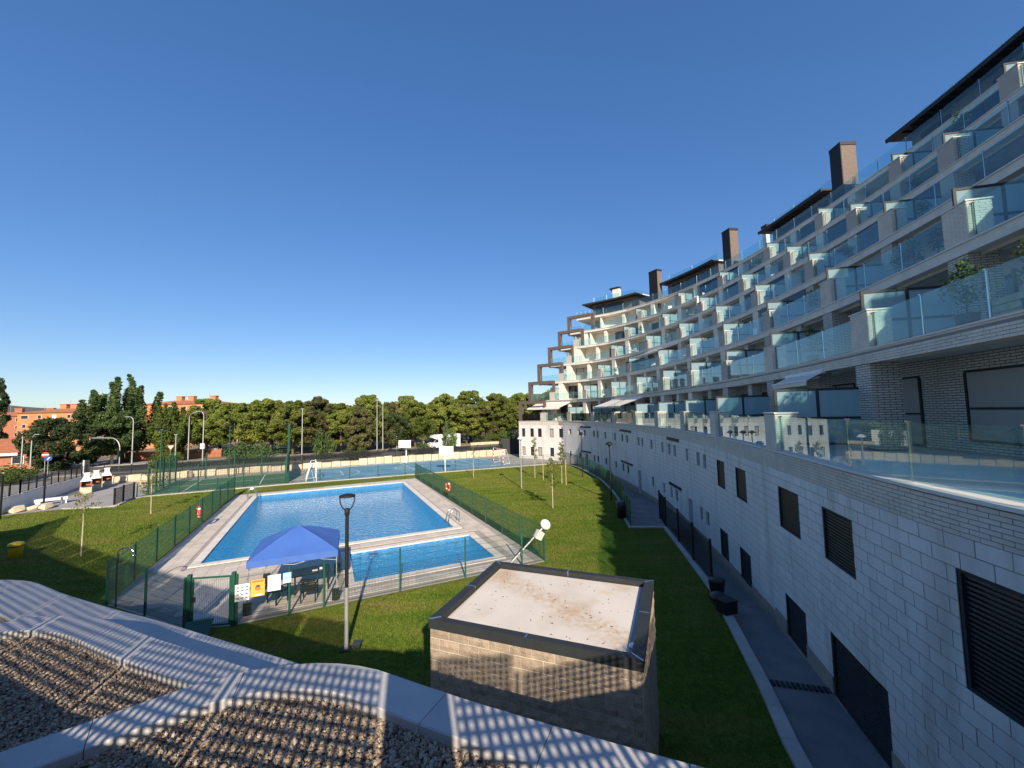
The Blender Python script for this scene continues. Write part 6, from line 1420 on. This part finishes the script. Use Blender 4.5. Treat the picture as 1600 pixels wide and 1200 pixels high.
# ================================================================ houses on the left
def block_house(name, label, x0, y0, w, d, z0, z1, rz, mat, cols, storeys, roof=True, extras=True):
    t = thing(name, label, 'building', (x0, y0, z0), rz); hh = z1-z0
    MB().box((w/2, d/2, hh/2), (w, d, hh)).build('wall', M[mat], t)
    st = hh/storeys
    for face, L_ in (('front', w), ('side', d)):
        n = cols if face == 'front' else max(2, int(d/4))
        for i in range(n):
            for k in range(storeys):
                c = L_*(i+0.5)/n; zc = k*st+st*0.55; ww = 1.3 if (i+k) % 4 else 2.4
                if face == 'front': bx_ = ((c, -0.06, zc), (ww, 0.16, 1.4)); px_ = ((c, -0.15, zc), (ww-0.16, 0.03, 1.24))
                else: bx_ = ((w+0.06, c, zc), (0.16, ww, 1.4)); px_ = ((w+0.15, c, zc), (0.03, ww-0.16, 1.24))
                o = MB().box(*bx_).build('window', M['white'], t); MB().box(*px_).build('pane', M['white' if (i*3+k) % 5 == 0 else 'winglass'], o)
    if roof:
        r = MB(); e = 0.5; V = [(-e, -e, hh), (w+e, -e, hh), (w+e, d+e, hh), (-e, d+e, hh), (w*0.3, d*0.5, hh+1.8), (w*0.7, d*0.5, hh+1.8)]
        r.add(V, [(0, 1, 5, 4), (1, 2, 5), (2, 3, 4, 5), (3, 0, 4), (3, 2, 1, 0)]); ro = r.build('roof', M['rooftile'], t)
        if extras:
            for f in (0.35, 0.5, 0.78): MB().box((w*f, d*0.5, hh+1.9), (2.2, 1.8, 2.6)).build('chimney', M[mat], ro); MB().box((w*f, d*0.5, hh+3.3), (2.5, 2.1, 0.25)).build('chimney_cap', M['rooftile'], ro)
            for f in (0.42, 0.72): MB().tube((w*f, d*0.5, hh+1.5), (w*f, d*0.5, hh+5.2), 0.05, 4).build('aerial', M['greypole'], ro)
    return t
block_house('apartment_house', 'sunlit orange brick apartment house behind the dark cedar', -184, 150, 25, 16, -6, 10.6, 0.10, 'orangebrick', 5, 5)
block_house('apartment_house', 'shaded brown wing of the orange house at the left edge', -222, 158, 34, 14, -6, 9.8, 0.45, 'redbrick', 6, 5)  # same orange house; the shade of this side is put into darker brick
block_house('apartment_house', 'orange brick house peeping out between poplar and plane tree', -147, 158, 32, 14, -4, 13.0, 0.0, 'orangebrick', 6, 5)
lh = thing('tiled_house', 'low brick house with red tiled roof at the left edge', 'building', (-84.5, 55.5, 0), 0.42)
MB().box((7, 5, 1.35), (14, 10, 2.7)).build('wall', M['redbrick'], lh)
r = MB(); r.add([(-0.7, -0.7, 2.7), (14.7, -0.7, 2.7), (14.7, 10.7, 2.7), (-0.7, 10.7, 2.7), (4, 5, 4.6), (10, 5, 4.6)], [(0, 1, 5, 4), (1, 2, 5), (2, 3, 4, 5), (3, 0, 4), (3, 2, 1, 0)]); r.build('roof', M['rooftile'], lh)
for x in (3, 8.5, 12): o = MB().box((x, -0.05, 1.5), (1.3, 0.14, 1.1)).build('window', M['white'], lh); MB().box((x, -0.13, 1.5), (1.14, 0.03, 0.94)).build('pane', M['winglass'], o)
for y in (3, 7): o = MB().box((14.05, y, 1.5), (0.14, 1.3, 1.1)).build('window', M['white'], lh); MB().box((14.13, y, 1.5), (0.03, 1.14, 0.94)).build('pane', M['winglass'], o)
MB().box((9.0, -0.72, 2.45), (6.5, 0.06, 0.4)).build('fascia_board', M['cream'], lh)
lw2 = thing('roadside_wall', 'low brick wall under the trees across the road', 'wall', (-66, 70.5, 0), 0.35); MB().box((6, 0, 0.7), (14, 0.3, 1.4)).build('wall_body', M['redbrick'], lw2); MB().box((6, 0, 1.45), (14.1, 0.4, 0.1)).build('wall_cap', M['kerb'], lw2)
